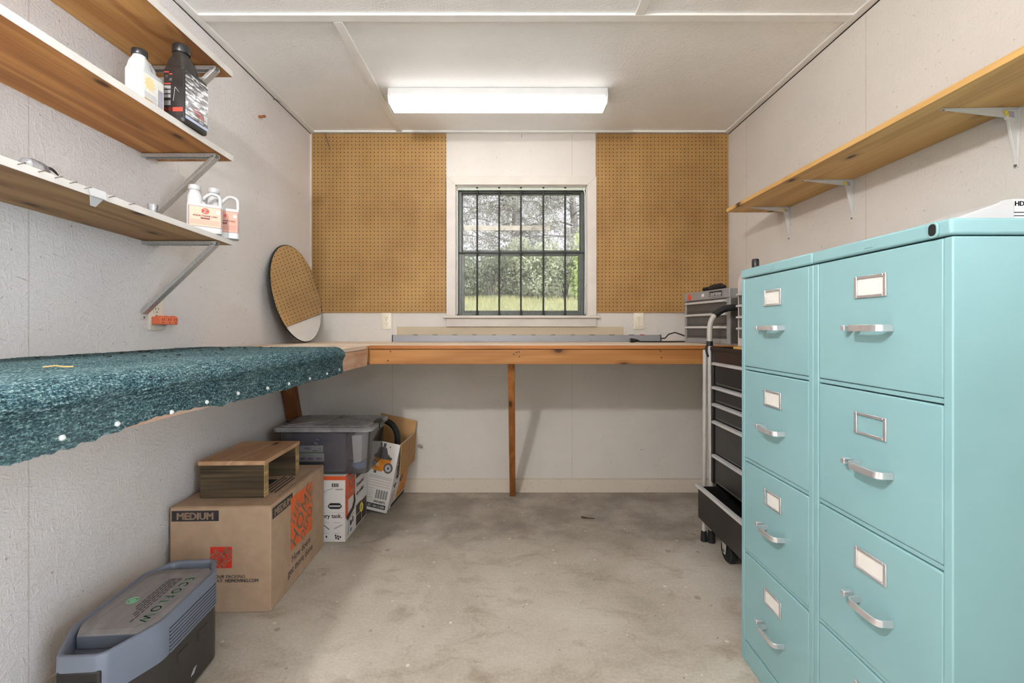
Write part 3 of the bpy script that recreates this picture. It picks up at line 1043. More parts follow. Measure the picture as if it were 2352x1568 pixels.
# carpet
cp = MB()
ny = 420
Y0, Y1 = 0.30, 1.99
rows = []
for i in range(ny + 1):
    y = Y0 + (Y1 - Y0) * i / ny
    hem = 0.913 + 0.010 * mnoise.noise((y * 6, 3.3, 0)) + 0.005 * mnoise.noise((y * 45, 1.3, 0)) + 0.003 * mnoise.noise((y * 160, 1.3, 0))
    hem += 0.016 * max(0, 1 - abs((y - 0.98) / 0.17) ** 3)
    if y > 1.6:
        hem += 0.004
    zt = BZ + 0.009
    xf = BXF + 0.006
    prof = []
    for k in range(22):
        prof.append((XL + 0.004 + (xf - 0.038 - XL) * k / 21, zt))
    R = 0.046
    for k in range(1, 11):
        a = PI / 2 * k / 10
        prof.append((xf - 0.030 + 0.048 * math.sin(a), zt - 0.040 * (1 - math.cos(a))))
    zc0 = zt - 0.040
    for k in range(1, 15):
        f = k / 14
        prof.append((xf + 0.018 - 0.014 * math.sin(min(1, f * 2.2) * PI / 2) + 0.003 * f, zc0 + (hem - zc0) * f))
    prof = [(x, z) for x, z in prof]
    row = []
    for k, (x, z) in enumerate(prof):
        a = 0.0012 * mnoise.noise((y * 9, k * 0.25, 0.5)) + 0.0008 * mnoise.noise((y * 60, k * 0.9, 2.5)) + 0.0012 * mnoise.noise((y * 200, k * 2.1, 2.5))
        fold = 1.0
        row.append(Vector((x + (abs(a) * fold if k >= 27 else 0), y + 0.002 * mnoise.noise((k * 0.6, i * 0.02, 4)), z + (a if k < 32 else 0))))
    rows.append(row)
cp.loft(rows, 0, False, False, closed=False)
ca = single('carpet', cp, m_carpet, 'dark teal carpet draped over left workbench, hem pinned with white tacks', 'carpet', solid=0.007)
ca.modifiers['solid'].offset = -1
for u, v in ((140, 1005), (267, 973), (392, 946), (473, 923), (545, 903), (613, 891), (662, 881), (710, 869), (750, 858), (778, 849)):
    X = BXF + 0.012
    y = FPX * X / (u - 1172)
    z = CH - (v - 753) * y / FPX
    part('tack', MB().tube([(X - 0.006, y, z), (X + 0.003, y, z), (X + 0.006, y, z)], [0.0042, 0.0052, 0.0025], 10), m_white_enamel, ca, label='white tack head' if u == 140 else None)

# litter lying on the carpet and floor
single('wood_shaving', MB().tube([at(104, 831, 0.80 + 0.02) * 1.0 + Vector((0, 0, 0)), at(122, 829, 0.835), at(140, 831, 0.83)], 0.0015, 6) if False else MB().tube([(-0.93, 0.905, BZ + 0.013), (-0.915, 0.917, BZ + 0.015), (-0.898, 0.915, BZ + 0.013), (-0.885, 0.922, BZ + 0.013)], 0.0016, 6), m_tan_wood, 'pale wood shaving lying on the teal carpet', 'wood shaving')
cr = MB()
rg = random.Random(21)
for i in range(36):
    y = rg.uniform(1.2, 1.9)
    x = rg.uniform(-1.30, -0.95)
    s = rg.uniform(0.0015, 0.005)
    cr.box(x - s, x + s, y - s * 0.7, y + s * 0.7, BZ + 0.0095, BZ + 0.0095 + s * 0.8)
tag(part('crumbs', cr, m_rubber), 'dark debris crumbs scattered on the teal carpet', 'debris', kind='stuff')
tw = at(1336, 1191, 1045 * CH / (1191 - 753))
single('twig', MB().tube([(tw.x, tw.y + 0.01, 0.006), (tw.x + 0.03, tw.y, 0.005), (tw.x + 0.075, tw.y - 0.004, 0.004)], [0.006, 0.004, 0.002], 6), m_bark_dark, 'small dry brown twig on the concrete floor', 'twig')
single('pencil', MB().cyl((-1.00, 2.03, BZ + 0.004), (-0.93, 2.05, BZ + 0.004), 0.0035, seg=6), m_rubber, 'thin black stick lying on bench at the carpet corner', 'stick')

# ------------------------------------------------------------------ mirror
MC = Vector((-1.292, 2.768, BZ + 0.298))
mir = thing('mirror', 'round frameless mirror leaning on the left wall above the bench', 'mirror', (-1.25, 2.768, BZ))
tilt = math.radians(10.0)
Mm = Matrix.Translation(MC) @ Matrix.Rotation(math.radians(-1.5), 4, 'Z') @ Matrix.Rotation(PI / 2 - tilt, 4, 'Y')
R = 0.298
d = MB().lathe([(R - 0.002, -0.004), (R, -0.003), (R, 0.001), (R - 0.004, 0.0025)], (0, 0, 0), 96, 0, True, True)
d.xform(Mm)
part('backing', d, m_rubber, mir, world=True, label='dark backing rim')
d = MB().lathe([(R - 0.0045, 0.0026), (R - 0.0045, 0.0032)], (0, 0, 0), 96)
d.xform(Mm)
part('glass', d, m_mirror, mir, world=True, label='silvered reflecting glass')

# ------------------------------------------------------------------ left shelves
SD = 0.286
SXF = XL + SD


def left_shelf(zb, th, tilt, yend, mat, label, ybeg=0.30):
    t = thing('shelf', label, 'shelf', (XL, yend, zb), (tilt, 0, 0), group='white-edged shelves on the left wall')
    L = yend - ybeg
    part('board', MB().box(0.001, SD, -L, 0, 0.001, th - 0.001), mat, t, bevel=0.001, label='unpainted wooden underside')
    pm = MB()
    pm.box(SD, SD + 0.0022, -L, 0.0012, 0.0, th)
    pm.box(0.001, SD, -L, 0, th - 0.001, th + 0.0004)
    pm.box(0.001, SD, 0, 0.0012, 0.0, th)
    part('painted_edge', pm, m_shelf_paint, t, bevel=0.0006, label='white painted front edge and top')
    return t


sh_top = left_shelf(2.076, 0.024, 0.0, 1.75, m_shelf_under, 'highest of three left wall shelves, wet-stained wood underneath')
sh_mid = left_shelf(1.753, 0.022, -0.0207, 1.75, m_shelf_under2, 'middle left wall shelf carrying white and black jugs')
sh_low = left_shelf(1.431, 0.019, -0.031, 1.752, m_shelf_under3, 'lowest of three left wall shelves, nails along its front edge')
# nails standing out of the front edge of the lowest shelf
for u, v in ((40, 367), (88, 385), (126, 400), (160, 413), (194, 424), (250, 450), (296, 467)):
    y = FPX * (SXF + 0.002) / (u - 1172)
    z = 1.431 - 0.031 * (y - 1.752) + 0.011
    nb = MB().cyl((SXF - 0.005, y, z), (SXF + 0.018, y, z + 0.004), 0.0011, seg=6)
    nb.cyl((SXF + 0.018, y, z + 0.004), (SXF + 0.0188, y, z + 0.0042), 0.0026, seg=8)
    part('nail', nb, m_steel, sh_low, world=True)
# torn tape on the lip
y = FPX * (SXF + 0.003) / (228 - 1172)
zt_ = 1.431 - 0.031 * (y - 1.752)
tp = MB()
tp.loft([[Vector((SXF + 0.0032 + 0.002 * i % 2, y - 0.030 + 0.008 * k, z)) for k in range(7)] for i, z in enumerate((zt_ + 0.022, zt_ + 0.012, zt_))], 0, False, False, closed=False)
tp.loft([[Vector((SXF + 0.003, y - 0.026 + 0.0075 * k, zt_)) for k in range(6)], [Vector((SXF - 0.006, y - 0.016 + 0.003 * k, zt_ - 0.022)) for k in range(6)]], 0, False, False, closed=False)
single('tape_scrap', tp, m_white_plastic, 'torn white tape scrap hanging off the lowest left shelf edge', 'tape', solid=0.0008)


# galvanised brackets
def left_bracket(zb, y, label):
    t = thing('shelf_bracket', label, 'bracket', (XL, y, zb), group='galvanised brackets on the left wall')
    w = 0.026

    def channel(a, b, up):
        mb = MB()
        a, b = Vector(a), Vector(b)
        d = (b - a).normalized()
        s = Vector((0, 1, 0))
        n = s.cross(d).normalized()
        if n.dot(Vector(up)) < 0:
            n = -n
        mb.beam(a, b, w, 0.0025, n)
        for sg in (-1, 1):
            off = s * sg * (w / 2 - 0.00125) - n * 0.006
            mb.beam(a + off, b + off, 0.0025, 0.012, n)
        return mb
    hz = channel((0.004, 0, -0.002), (SD - 0.012, 0, -0.002), (0, 0, 1))
    part('shelf_arm', hz, m_galv, t, bevel=0.0008)
    dg = channel((SD - 0.016, 0, -0.016), (0.006, 0, -0.268), (1, 0, -1))
    part('diagonal_strut', dg, m_galv, t, bevel=0.0008)
    part('wall_foot', MB().box(0.0005, 0.003, -0.012, 0.012, -0.290, -0.262), m_shelf_paint, t, bevel=0.0008, label='white painted wall foot')
    part('screw', MB().cyl((0.003, 0, -0.281), (0.005, 0, -0.281), 0.0035, seg=8), m_steel, t)
    return t


left_bracket(2.0755, 1.68, 'galvanised bracket under the highest left shelf')
left_bracket(1.7545, 1.68, 'galvanised bracket under the middle left shelf, strut ending behind pink-labelled jugs')
left_bracket(1.433, 1.68, 'galvanised bracket under the lowest left shelf, strut reaching the outlet')


# jugs
def arc(p0, p1, p2, n=8):
    p0, p1, p2 = Vector(p0), Vector(p1), Vector(p2)
    return [p0.lerp(p1, t / n).lerp(p1.lerp(p2, t / n), t / n) for t in range(n + 1)]


def jug(label, loc, rz, w, d, h, labelmat, ink, mirror_handle=1, group=None):
    """square white jug, label on local -Y, cap on local -X, loop handle on +X"""
    t = thing('jug', label, 'jug', loc, (0, 0, rz), group)
    b = MB()
    hs = h * 0.58
    rings = [rrect(w * 0.97, d * 0.95, 0.008, 4, 0, 0, 0), rrect(w, d, 0.010, 4, 0, 0, 0.004), rrect(w, d, 0.010, 4, 0, 0, hs), rrect(w * 0.97, d * 0.94, 0.012, 4, 0, 0, hs + 0.005)]
    b.loft(rings)
    cx = -w * 0.27
    nk = [rrect(w * 0.44, d * 0.92, 0.012, 4, cx, 0, hs + 0.004), rrect(w * 0.42, d * 0.86, 0.016, 4, cx, 0, h * 0.76), rrect(w * 0.30, w * 0.30, w * 0.149, 4, cx, 0, h * 0.87), rrect(w * 0.30, w * 0.30, w * 0.149, 4, cx, 0, h * 0.91)]
    b.loft(nk)
    b.prism([(cx + w * 0.1, -d * 0.3, hs), (cx + w * 0.1, -d * 0.3, h * 0.74), (w * 0.10, -d * 0.3, hs)], (0, d * 0.6, 0))
    part('body', b, m_white_plastic, t, bevel=0.002)
    hp = arc((w * -0.05, 0, h * 0.72), (w * 0.12, 0, h * 0.875), (w * 0.22, 0, h * 0.875), 4) + arc((w * 0.30, 0, h * 0.87), (w * 0.455, 0, h * 0.86), (w * 0.455, 0, h * 0.76), 4) + [Vector((w * 0.455, 0, hs))]
    part('handle', MB().tube(hp, w * 0.058, 10), m_white_plastic, t)
    part('cap', MB().lathe([(w * 0.175, h * 0.90), (w * 0.18, h * 0.905), (w * 0.18, h * 0.985), (w * 0.165, h)], (cx, 0, 0), 24), m_white_plastic, t)
    z0, z1 = h * 0.12, hs - 0.006
    lb = MB().box(-w * 0.46, w * 0.46, -d / 2 - 0.0006, -d / 2 + 0.001, z0, z1, 0)
    for x0, x1, za, zb in ((-0.46, -0.445, z0, z1), (0.445, 0.46, z0, z1), (-0.46, 0.46, z0, z0 + 0.001), (-0.46, 0.46, z1 - 0.001, z1)):
        lb.box(x0 * w, x1 * w, -d / 2 - 0.0009, -d / 2, za, zb, 1)
    ph = part('label', lb, [labelmat, m_maroon], t)
    pr = MB()
    H = z1 - z0
    yy = -d / 2 - 0.0008
    fx = lambda x, z: frame((x, yy, z), (1, 0, 0), (0, 0, 1))
    pr.prism([(w * 0.12 * math.cos(a) * 0.95, yy, z1 - H * 0.22 + w * 0.10 * math.sin(a)) for a in [PI / 8 + PI / 4 * k for k in range(8)]], (0, -0.0003, 0), 0)
    pr.text('Z', H * 0.26, frame((0, yy - 0.0006, z1 - H * 0.31), (1, 0, 0), (0, 0, 1)), 1, 0.0006, 0.0002, 'CENTER')
    pr.text('AQUA-THANE CNO', H * 0.115, frame((0, yy, z1 - H * 0.50), (1, 0, 0), (0, 0, 1)), 2, 0.0004, 0.0002, 'CENTER', 0.98)
    pr.box(-w * 0.13, w * 0.13, yy - 0.0002, yy, z1 - H * 0.62, z1 - H * 0.54, 2)
    for k in range(5):
        pr.box(-w * 0.42, w * (0.42 - 0.05 * (k % 2)), yy - 0.0002, yy, z1 - H * (0.69 + 0.05 * k), z1 - H * (0.675 + 0.05 * k), 3)
    pr.prism([(w * 0.36 + w * 0.06 * math.cos(a), yy, z1 - H * 0.22 + w * 0.065 * math.sin(a)) for a in [2 * PI / 14 * k for k in range(14)]], (0, -0.0003, 0), 1)
    part('print', pr, [m_red_print, m_white_plastic, ink, m_brownprint], ph, smooth=False)
    return t


zs = 1.431 + 0.0195
# positions follow the photograph's sight lines
zjug = lambda y: zs - 0.031 * (y - 1.752) + 0.0008
jug('white jug with peach label on lowest left shelf, in front', (-1.113, 1.655, zjug(1.625)), math.radians(40), 0.108, 0.055, 0.170, m_pink_label, m_maroon, group='white jugs on the lowest left shelf')
jug('white jug with salmon label on lowest left shelf, behind', (-1.096, 1.735, zjug(1.715)), math.radians(32), 0.108, 0.052, 0.186, m_pink_label2, m_maroon, group='white jugs on the lowest left shelf')


def fjug(kind, label, loc, w, d, h, bodymat, capmat, rz=0.0):
    """oblong jug: long side along local Y, cap at -Y, hollow handle at +Y"""
    t = thing('jug', label, 'jug', loc, (0, 0, rz))
    b = MB()
    hs = h * 0.66
    if kind == 'white':
        hs = h * 0.62
    b.loft([rrect(d * 0.95, w * 0.96, 0.008, 4, 0, 0, 0), rrect(d, w, 0.012, 4, 0, 0, 0.005), rrect(d, w, 0.012, 4, 0, 0, hs), rrect(d * 0.96, w * 0.97, 0.012, 4, 0, 0, hs + 0.006)])
    cy = -w * 0.20
    b.loft([rrect(d * 0.95, w * 0.58, 0.012, 4, 0, cy, hs), rrect(d * 0.86, w * 0.50, 0.016, 4, 0, cy, h * 0.78), rrect(d * 0.60, d * 0.60, d * 0.298, 4, 0, cy, h * 0.885), rrect(d * 0.60, d * 0.60, d * 0.298, 4, 0, cy, h * 0.91)])
    part('body', b, bodymat, t, bevel=0.002)
    hp = arc((0, -w * 0.02, h * 0.80), (0, w * 0.10, h * 0.90), (0, w * 0.2, h * 0.86), 4) + arc((0, w * 0.36, h * 0.80), (0, w * 0.43, h * 0.76), (0, w * 0.43, hs), 4)
    part('handle', MB().tube(hp, d * 0.13, 10), bodymat, t)
    part('cap', MB().lathe([(d * 0.36, h * 0.90), (d * 0.37, h * 0.91), (d * 0.37, h * 0.985), (d * 0.34, h)], (0, cy, 0), 24), capmat, t)
    return t, hs


zm = lambda y: 1.753 + 0.0225 - 0.0207 * (y - 1.75) + 0.0006
w_, d_, h_ = 0.090, 0.056, 0.172
t, hs = fjug('white', 'white plastic jug with dark cap on the middle left shelf', (-1.128, 1.402, zm(1.36)), w_, d_, h_, m_white_plastic, m_black)
lb = MB().box(d_ / 2, d_ / 2 + 0.0006, -w_ * 0.44, w_ * 0.46, h_ * 0.06, hs - 0.008)
lo = part('label', lb, m_cream_label, t)
pr = MB()
sp = []
for k in range(20):
    a = 2 * PI * k / 20
    r = 0.023 if k % 2 else 0.015
    sp.append((d_ / 2 + 0.0007, -w_ * 0.16 + r * math.cos(a), hs - 0.034 + r * math.sin(a)))
pr.prism(sp, (0.0003, 0, 0), 0)
for k in range(7):
    pr.box(d_ / 2 + 0.0006, d_ / 2 + 0.0009, -w_ * 0.38, w_ * (0.1 + 0.05 * (k % 3)), hs - 0.066 - 0.004 * k, hs - 0.0645 - 0.004 * k, 1)
pr.box(d_ / 2 + 0.0006, d_ / 2 + 0.0009, -w_ * 0.38, -w_ * 0.05, h_ * 0.08, h_ * 0.14, 0)
pr.box(d_ / 2 + 0.0006, d_ / 2 + 0.0009, w_ * 0.2, w_ * 0.42, h_ * 0.1, h_ * 0.42, 1)
part('print', pr, [m_sunprint, m_print_grey], lo, smooth=False)

w_, d_, h_ = 0.118, 0.070, 0.262
t, hs = fjug('black', 'black ribbed-cap jug with silvery label on the middle left shelf', (-1.089, 1.530, zm(1.475)), w_, d_, h_, m_darkjug, m_black)
lb = MB().box(d_ / 2, d_ / 2 + 0.0006, -w_ * 0.46, w_ * 0.47, h_ * 0.05, hs - 0.006)
lo = part('label', lb, m_foil, t, label='silvery black label with painted highlight streaks')
pr = MB()
pr.box(d_ / 2 + 0.0006, d_ / 2 + 0.0009, -w_ * 0.46, w_ * 0.47, h_ * 0.05, h_ * 0.085, 0)
F = lambda y, z: frame((d_ / 2 + 0.0008, y, z), (0, 1, 0), (0, 0, 1))
for k in range(3):
    pr.box(d_ / 2 + 0.0006, d_ / 2 + 0.0009, 0.0 - 0.01 * k, w_ * 0.36 - 0.008 * k, h_ * (0.16 + 0.03 * k), h_ * (0.17 + 0.03 * k), 1)
pr.box(d_ / 2 + 0.0006, d_ / 2 + 0.0009, w_ * 0.3, w_ * 0.45, h_ * 0.13, h_ * 0.24, 2)
part('print', pr, [m_lilac, m_red_print, m_white_plastic], lo, smooth=False)
lb = MB().box(-d_ * 0.44, d_ * 0.46, -w_ / 2 - 0.0006, -w_ / 2, h_ * 0.05, hs - 0.004)
lo2 = part('side_label', lb, m_darkjug, t)
pr = MB()
yy = -w_ / 2 - 0.0008
pr.text('060', 0.017, frame((-d_ * 0.44, yy, h_ * 0.125), (1, 0, 0), (0, 0, 1)), 0, 0.0004, 0.0002)
pr.box(-d_ * 0.02, d_ * 0.44, yy - 0.0002, yy, h_ * 0.12, h_ * 0.17, 0)
for x0, x1, z in ((-0.42, -0.2, 0.60), (-0.18, -0.04, 0.575), (-0.42, -0.12, 0.455)):
    pr.box(x0 * d_, x1 * d_, yy - 0.0002, yy, z * h_, z * h_ + 0.003, 0)
for z0_, z1_ in ((0.40, 0.44), (0.345, 0.385), (0.29, 0.33), (0.20, 0.26)):
    for q in range(4):
        zz = (z0_ + (z1_ - z0_) * q / 4) * h_
        pr.box(-0.42 * d_, -0.12 * d_, yy - 0.0002, yy, zz, zz + 0.0015, 1)
pr.text('X', 0.012, frame((-d_ * 0.36, yy, h_ * 0.535), (1, 0, 0), (0, 0, 1)), 1, 0.0003, 0.0002)
pr.text('SE', 0.010, frame((-d_ * 0.20, yy, h_ * 0.50), (1, 0, 0), (0, 0, 1)), 1, 0.0003, 0.0002)
pr.beam((0.0, yy, h_ * 0.25), (0.006, yy, h_ * 0.42), 0.0008, 0.0015, (0, 1, 0), 1)
pr.beam((0.006, yy, h_ * 0.42), (0.018, yy, h_ * 0.36), 0.0008, 0.0012, (0, 1, 0), 1)
part('print', pr, [m_red_print, m_white_plastic], lo2, smooth=False)

# clear squeeze bottle lying on the lowest shelf, with a black trigger clip
y = 1.075
zz = 1.431 + 0.0195 - 0.031 * (y - 1.752) + 0.0008
KB = 0.62
cb = thing('squeeze_bottle', 'clear plastic bottle with black curved tip lying on the lowest left shelf', 'bottle', (-1.12, y, zz), (0, 0, 0.18))
b = MB()
prof = [(0.012, -0.055), (0.024, -0.048), (0.029, -0.03), (0.029, 0.012), (0.024, 0.030), (0.015, 0.042), (0.012, 0.052)]
b.loft([[Vector((r * math.cos(2 * PI * k / 22), s, 0.029 + r * math.sin(2 * PI * k / 22))) for k in range(22)] for r, s in prof], 0, True, True)
part('body', b, m_clearbottle, cb)
part('collar', MB().cyl((0, 0.050, 0.029), (0, 0.064, 0.029), 0.013, 0.011, 14), m_white_plastic, cb)
part('nozzle', MB().tube([(0.0, 0.064, 0.024), (0.004, 0.074, 0.018), (0.006, 0.078, 0.010)], [0.007, 0.008, 0.006], 10), m_black, cb)
cb.scale = (KB, KB, KB)
part('hook', MB().tube([(0.0, 0.036, 0.050)] + arc((0.0, 0.052, 0.046), (0.0, 0.070, 0.058), (0.0, 0.105, 0.036), 6), [0.007, 0.007, 0.0065, 0.006, 0.0055, 0.005, 0.004, 0.0025], 8), m_black, cb, label='black curved hook')
# tiny clear cup
y = 1.40
zz = 1.431 + 0.0195 - 0.031 * (y - 1.752) + 0.0006
single('clear_cup', MB().lathe([(0.011, zz), (0.014, zz + 0.030), (0.0134, zz + 0.030), (0.0105, zz + 0.001)], (-1.10, y, 0), 20, 0, True, True), m_clearbottle, 'tiny clear cup on the lowest left shelf beside the jugs', 'cup')


# ------------------------------------------------------------------ outlets
def outlet(label, M, name='wall_outlet', upper=True, lower=True, face=None):
    """plate in local XZ plane, facing local -Y"""
    loc = M.translation
    t = thing(name, label, 'outlet', tuple(loc), tuple(M.to_euler()), group='duplex wall outlets')
    pl = MB()
    pl.loft([rrect(0.070, 0.114, 0.006, 3), [Vector((p.x, p.y, 0.004)) for p in rrect(0.070, 0.114, 0.006, 3)], [Vector((p.x, p.y, 0.006)) for p in rrect(0.064, 0.108, 0.006, 3)]])
    pl.xform(Matrix.Rotation(PI / 2, 4, 'X'))
    part('cover_plate', pl, m_ivory, t)
    for zc, on in ((0.0195, upper), (-0.0195, lower)):
        if not on:
            continue
        f = MB()
        f.loft([rrect(0.034, 0.029, 0.012, 4), [Vector((p.x, p.y, 0.0025)) for p in rrect(0.033, 0.028, 0.012, 4)]])
        f.xform(Matrix.Translation((0, -0.0055, zc)) @ Matrix.Rotation(PI / 2, 4, 'X'))
        fo = part('receptacle', f, m_ivory, t)
        s = MB()
        for xs in (-0.0065, 0.0065):
            s.box(xs - 0.001, xs + 0.001, -0.0084, -0.0078, zc + 0.001, zc + 0.009)
        s.lathe([(0.0025, 0), (0.0025, 0.0006)], (0, 0, 0), 10)
        bmv = [v for v in s.bm.verts][-20:]
        for v in bmv:
            v.co = Vector((v.co.x, -0.0078 - v.co.z, zc - 0.007 + v.co.y))
        part('slots', s, m_hole, fo, smooth=False)
    part('screw', MB().cyl((0, -0.006, 0), (0, -0.0072, 0), 0.003, seg=10), m_steel, t)
    return t


outlet('ivory outlet on back wall below the left pegboard', Matrix.Translation((-0.842, YB - 0.0005, 1.160)))
outlet('ivory outlet on back wall below the right pegboard', Matrix.Translation((0.872, YB - 0.0005, 1.160)))
outlet('ivory outlet on left wall with orange adapter plugged in', Matrix.Translation((XL + 0.0005, 1.734, 1.161)) @ Matrix.Rotation(PI / 2, 4, 'Z'), lower=False)
ad = thing('outlet_adapter', 'orange three-way outlet adapter plugged into the left wall outlet', 'adapter', (XL + 0.007, 1.742, 1.141))
b = MB().box(0.0005, 0.036, -0.034, 0.056, -0.015, 0.015)
part('body', b, m_orange, ad, bevel=0.003)
for yy in (-0.022, 0.011, 0.043):
    part('lug', MB().box(0.010, 0.034, yy - 0.008, yy + 0.008, 0.0145, 0.0185), m_orange, ad, bevel=0.002)
    s = MB()
    for dy in (-0.0055, 0.0055):
        s.box(0.0358, 0.0364, yy + dy - 0.0012, yy + dy + 0.0012, 0.000, 0.008)
    s.box(0.0358, 0.0364, yy - 0.002, yy + 0.002, -0.009, -0.005)
    part('slots', s, m_hole, ad, smooth=False)

# things stuck in the walls
p = at(628, 228, FPX * XL / (628 - 1172))
single('nail', MB().tube([(XL, p.y, p.z), (XL + 0.02, p.y - 0.01, p.z - 0.006), (XL + 0.055, p.y - 0.02, p.z - 0.028)], [0.003, 0.0025, 0.0015], 6), m_steel, 'long bent nail sticking out high on the left wall', 'nail')
p = at(594, 268, FPX * XL / (594 - 1172))
single('wooden_peg', MB().cyl((XL, p.y, p.z), (XL + 0.035, p.y + 0.004, p.z + 0.004), 0.007, seg=12), m_brown_dowel, 'short brown wooden peg stub in the left wall', 'peg')
p = at(742, 312, YB - 0.02)
single('wire_hook', MB().tube([(p.x, YB - 0.008, p.z + 0.02), (p.x + 0.02, YB - 0.025, p.z - 0.005), (p.x + 0.035, YB - 0.03, p.z - 0.05), (p.x + 0.05, YB - 0.022, p.z - 0.095)], 0.002, 6), m_steel, 'thin bent wire hanging over the left pegboard top corner', 'wire')
p = at(1198, 312, YB)
single('wire_end', MB().tube([(p.x, YB + 0.001, ZC - 0.015), (p.x, YB - 0.003, ZC - 0.04)], 0.0012, 6), m_rubber, 'short dark wire end above the window under the ceiling', 'wire')
p = at(966, 1020, YB)
hk = thing('wall_valve', 'small white valve on the back wall behind the vacuum box', 'valve', (p.x, YB, p.z))
part('stem', MB().cyl((p.x, YB, p.z), (p.x + 0.006, YB - 0.035, p.z), 0.006, seg=10), m_white_enamel, hk, world=True)
part('knob', MB().cyl((p.x - 0.012, YB - 0.036, p.z + 0.006), (p.x + 0.022, YB - 0.034, p.z - 0.010), 0.006, seg=10), m_steel, hk, world=True)

# ------------------------------------------------------------------ power strip
ps = thing('power_strip', 'long grey metal power strip lying along the back of the bench', 'power strip', (0.1, 2.93, BZ))
px0, px1 = -0.768, 0.980
part('housing', MB().box(px0 + 0.006, px1 - 0.006, 2.95, 2.995, BZ + 0.0005, BZ + 0.045), m_alu, ps, world=True, bevel=0.0015)
for a, b_ in ((px0, px0 + 0.006), (px1 - 0.006, px1)):
    part('end_cap', MB().box(a, b_, 2.949, 2.996, BZ + 0.0003, BZ + 0.046), m_black, ps, world=True, bevel=0.001)
for k in range(12):
    x = px0 + 0.15 + k * 0.1282
    part('receptacle', MB().box(x - 0.014, x + 0.014, 2.955, 2.990, BZ + 0.045, BZ + 0.048), m_black, ps, world=True, bevel=0.001)
part('switch', MB().box(px1 - 0.13, px1 - 0.105, 2.960, 2.985, BZ + 0.045, BZ + 0.049), m_hdred, ps, world=True, bevel=0.001, label='red rocker switch')
for u in (1068, 1124, 1160, 1238, 1278, 1359):
    x = (u - 1172) * 2.94 / FPX
    part('screw', MB().cyl((x, 2.951, BZ + 0.012), (x, 2.944, BZ + 0.012), 0.0035, seg=8), m_steel, ps, world=True)
cd_ = MB().tube([(px1, 2.972, BZ + 0.022), (px1 + 0.03, 2.966, BZ + 0.025), (px1 + 0.05, 2.960, BZ + 0.05), (px1 + 0.09, 2.955, BZ + 0.062), (px1 + 0.14, 2.96, BZ + 0.045), (px1 + 0.20, 2.95, BZ + 0.02), (px1 + 0.24, 2.93, BZ + 0.006),
                 (px1 + 0.20, 2.905, BZ + 0.0045), (px1 + 0.10, 2.885, BZ + 0.0045), (0.92, 2.86, BZ + 0.0045), (0.80, 2.83, BZ + 0.006)], 0.0042, 8)
part('cord', cd_, m_rubber, ps, world=True, label='black rubber cord')
pg = MB().tube([(0.80, 2.83, BZ + 0.010), (0.775, 2.825, BZ + 0.013), (0.755, 2.82, BZ + 0.014), (0.745, 2.818, BZ + 0.014)], [0.006, 0.011, 0.014, 0.013], 10)
part('plug', pg, m_rubber, ps, world=True)
pn = MB().box(0.728, 0.746, 2.812, 2.8135, BZ + 0.012, BZ + 0.018).box(0.728, 0.746, 2.822, 2.8235, BZ + 0.012, BZ + 0.018)
part('prongs', pn, m_steel, ps, world=True)

# ------------------------------------------------------------------ grey tool chest on the back bench
A = Vector((1.100, 2.87, BZ + 0.001))
Bp = Vector((1.174, 2.432, BZ + 0.001))
dirx = (Bp - A).normalized()
ang = math.atan2(dirx.y, dirx.x)
tc = thing('tool_chest', 'grey steel tool chest with three drawers on the back bench', 'tool chest', tuple(A), (0, 0, ang))
W = (Bp - A).length
D, H = 0.235, 0.302           # local x along the front, local +y into the chest
sh = MB()
sh.box(0, W, 0.012, D, 0.012, H)
sh.box(0, 0.020, 0.0, 0.012, 0.0, H - 0.048).box(W - 0.028, W, 0.0, 0.012, 0.0, H - 0.048)
sh.box(0.020, W - 0.028, 0.0, 0.012, 0.0, 0.028)
sh.box(0, W, 0.012, D, 0, 0.012)
part('body', sh, [m_greybox], tc, bevel=0.002)
part('lid', MB().box(-0.001, W + 0.001, -0.003, D, H - 0.048, H + 0.004), m_greybox, tc, bevel=0.004)
part('side_panel', MB().box(W, W + 0.002, 0.006, D, 0.006, H - 0.050), m_greydark, tc, bevel=0.001, label='dark grey side panel')
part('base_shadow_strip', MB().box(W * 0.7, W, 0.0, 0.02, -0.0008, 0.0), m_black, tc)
zt = H - 0.054
hz = (zt - 0.030) / 3
for k in range(3):
    z1 = zt - k * hz
    dr = part('drawer', MB().box(0.022, W - 0.030, 0.004, 0.0118, z1 - hz + 0.004, z1 - 0.001), m_greydark, tc, bevel=0.001)
    part('pull', MB().prism([(0.018, 0.002, z1 - 0.001), (0.018, -0.010, z1 - 0.003), (0.018, -0.011, z1 - 0.014), (0.018, -0.004, z1 - 0.017), (0.018, 0.004, z1 - 0.016)], (W - 0.046, 0, 0)), m_pull, dr, bevel=0.001)
    part('seam', MB().box(0.030, W - 0.035, 0.003, 0.0045, z1 - hz + 0.010, z1 - hz + 0.013), m_black, dr)
zc = H - 0.022
part('lock', MB().tube([(W * 0.46, -0.003, zc), (W * 0.46, -0.008, zc), (W * 0.46, -0.010, zc)], [0.011, 0.010, 0.006], 16), m_white_enamel, tc)
part('emblem', MB().tube([(0.062, -0.003, zc - 0.002), (0.062, -0.006, zc - 0.002)], [0.020, 0.019], 20), m_redorange, tc, label='orange red round emblem')
np_ = part('nameplate', MB().box(W * 0.60, W * 0.86, -0.0055, -0.003, zc - 0.015, zc + 0.017), m_black, tc, bevel=0.001)
part('lettering', MB().text('CRAFTSMAN', 0.024, frame((W * 0.73, -0.0057, zc - 0.008), (1, 0, 0), (0, 0, 1)), 0, 0.0008, 0.0003, 'CENTER', 0.78).box(W * 0.61, W * 0.85, -0.0058, -0.0055, zc - 0.0135, zc - 0.011), m_white_enamel, np_, smooth=False)
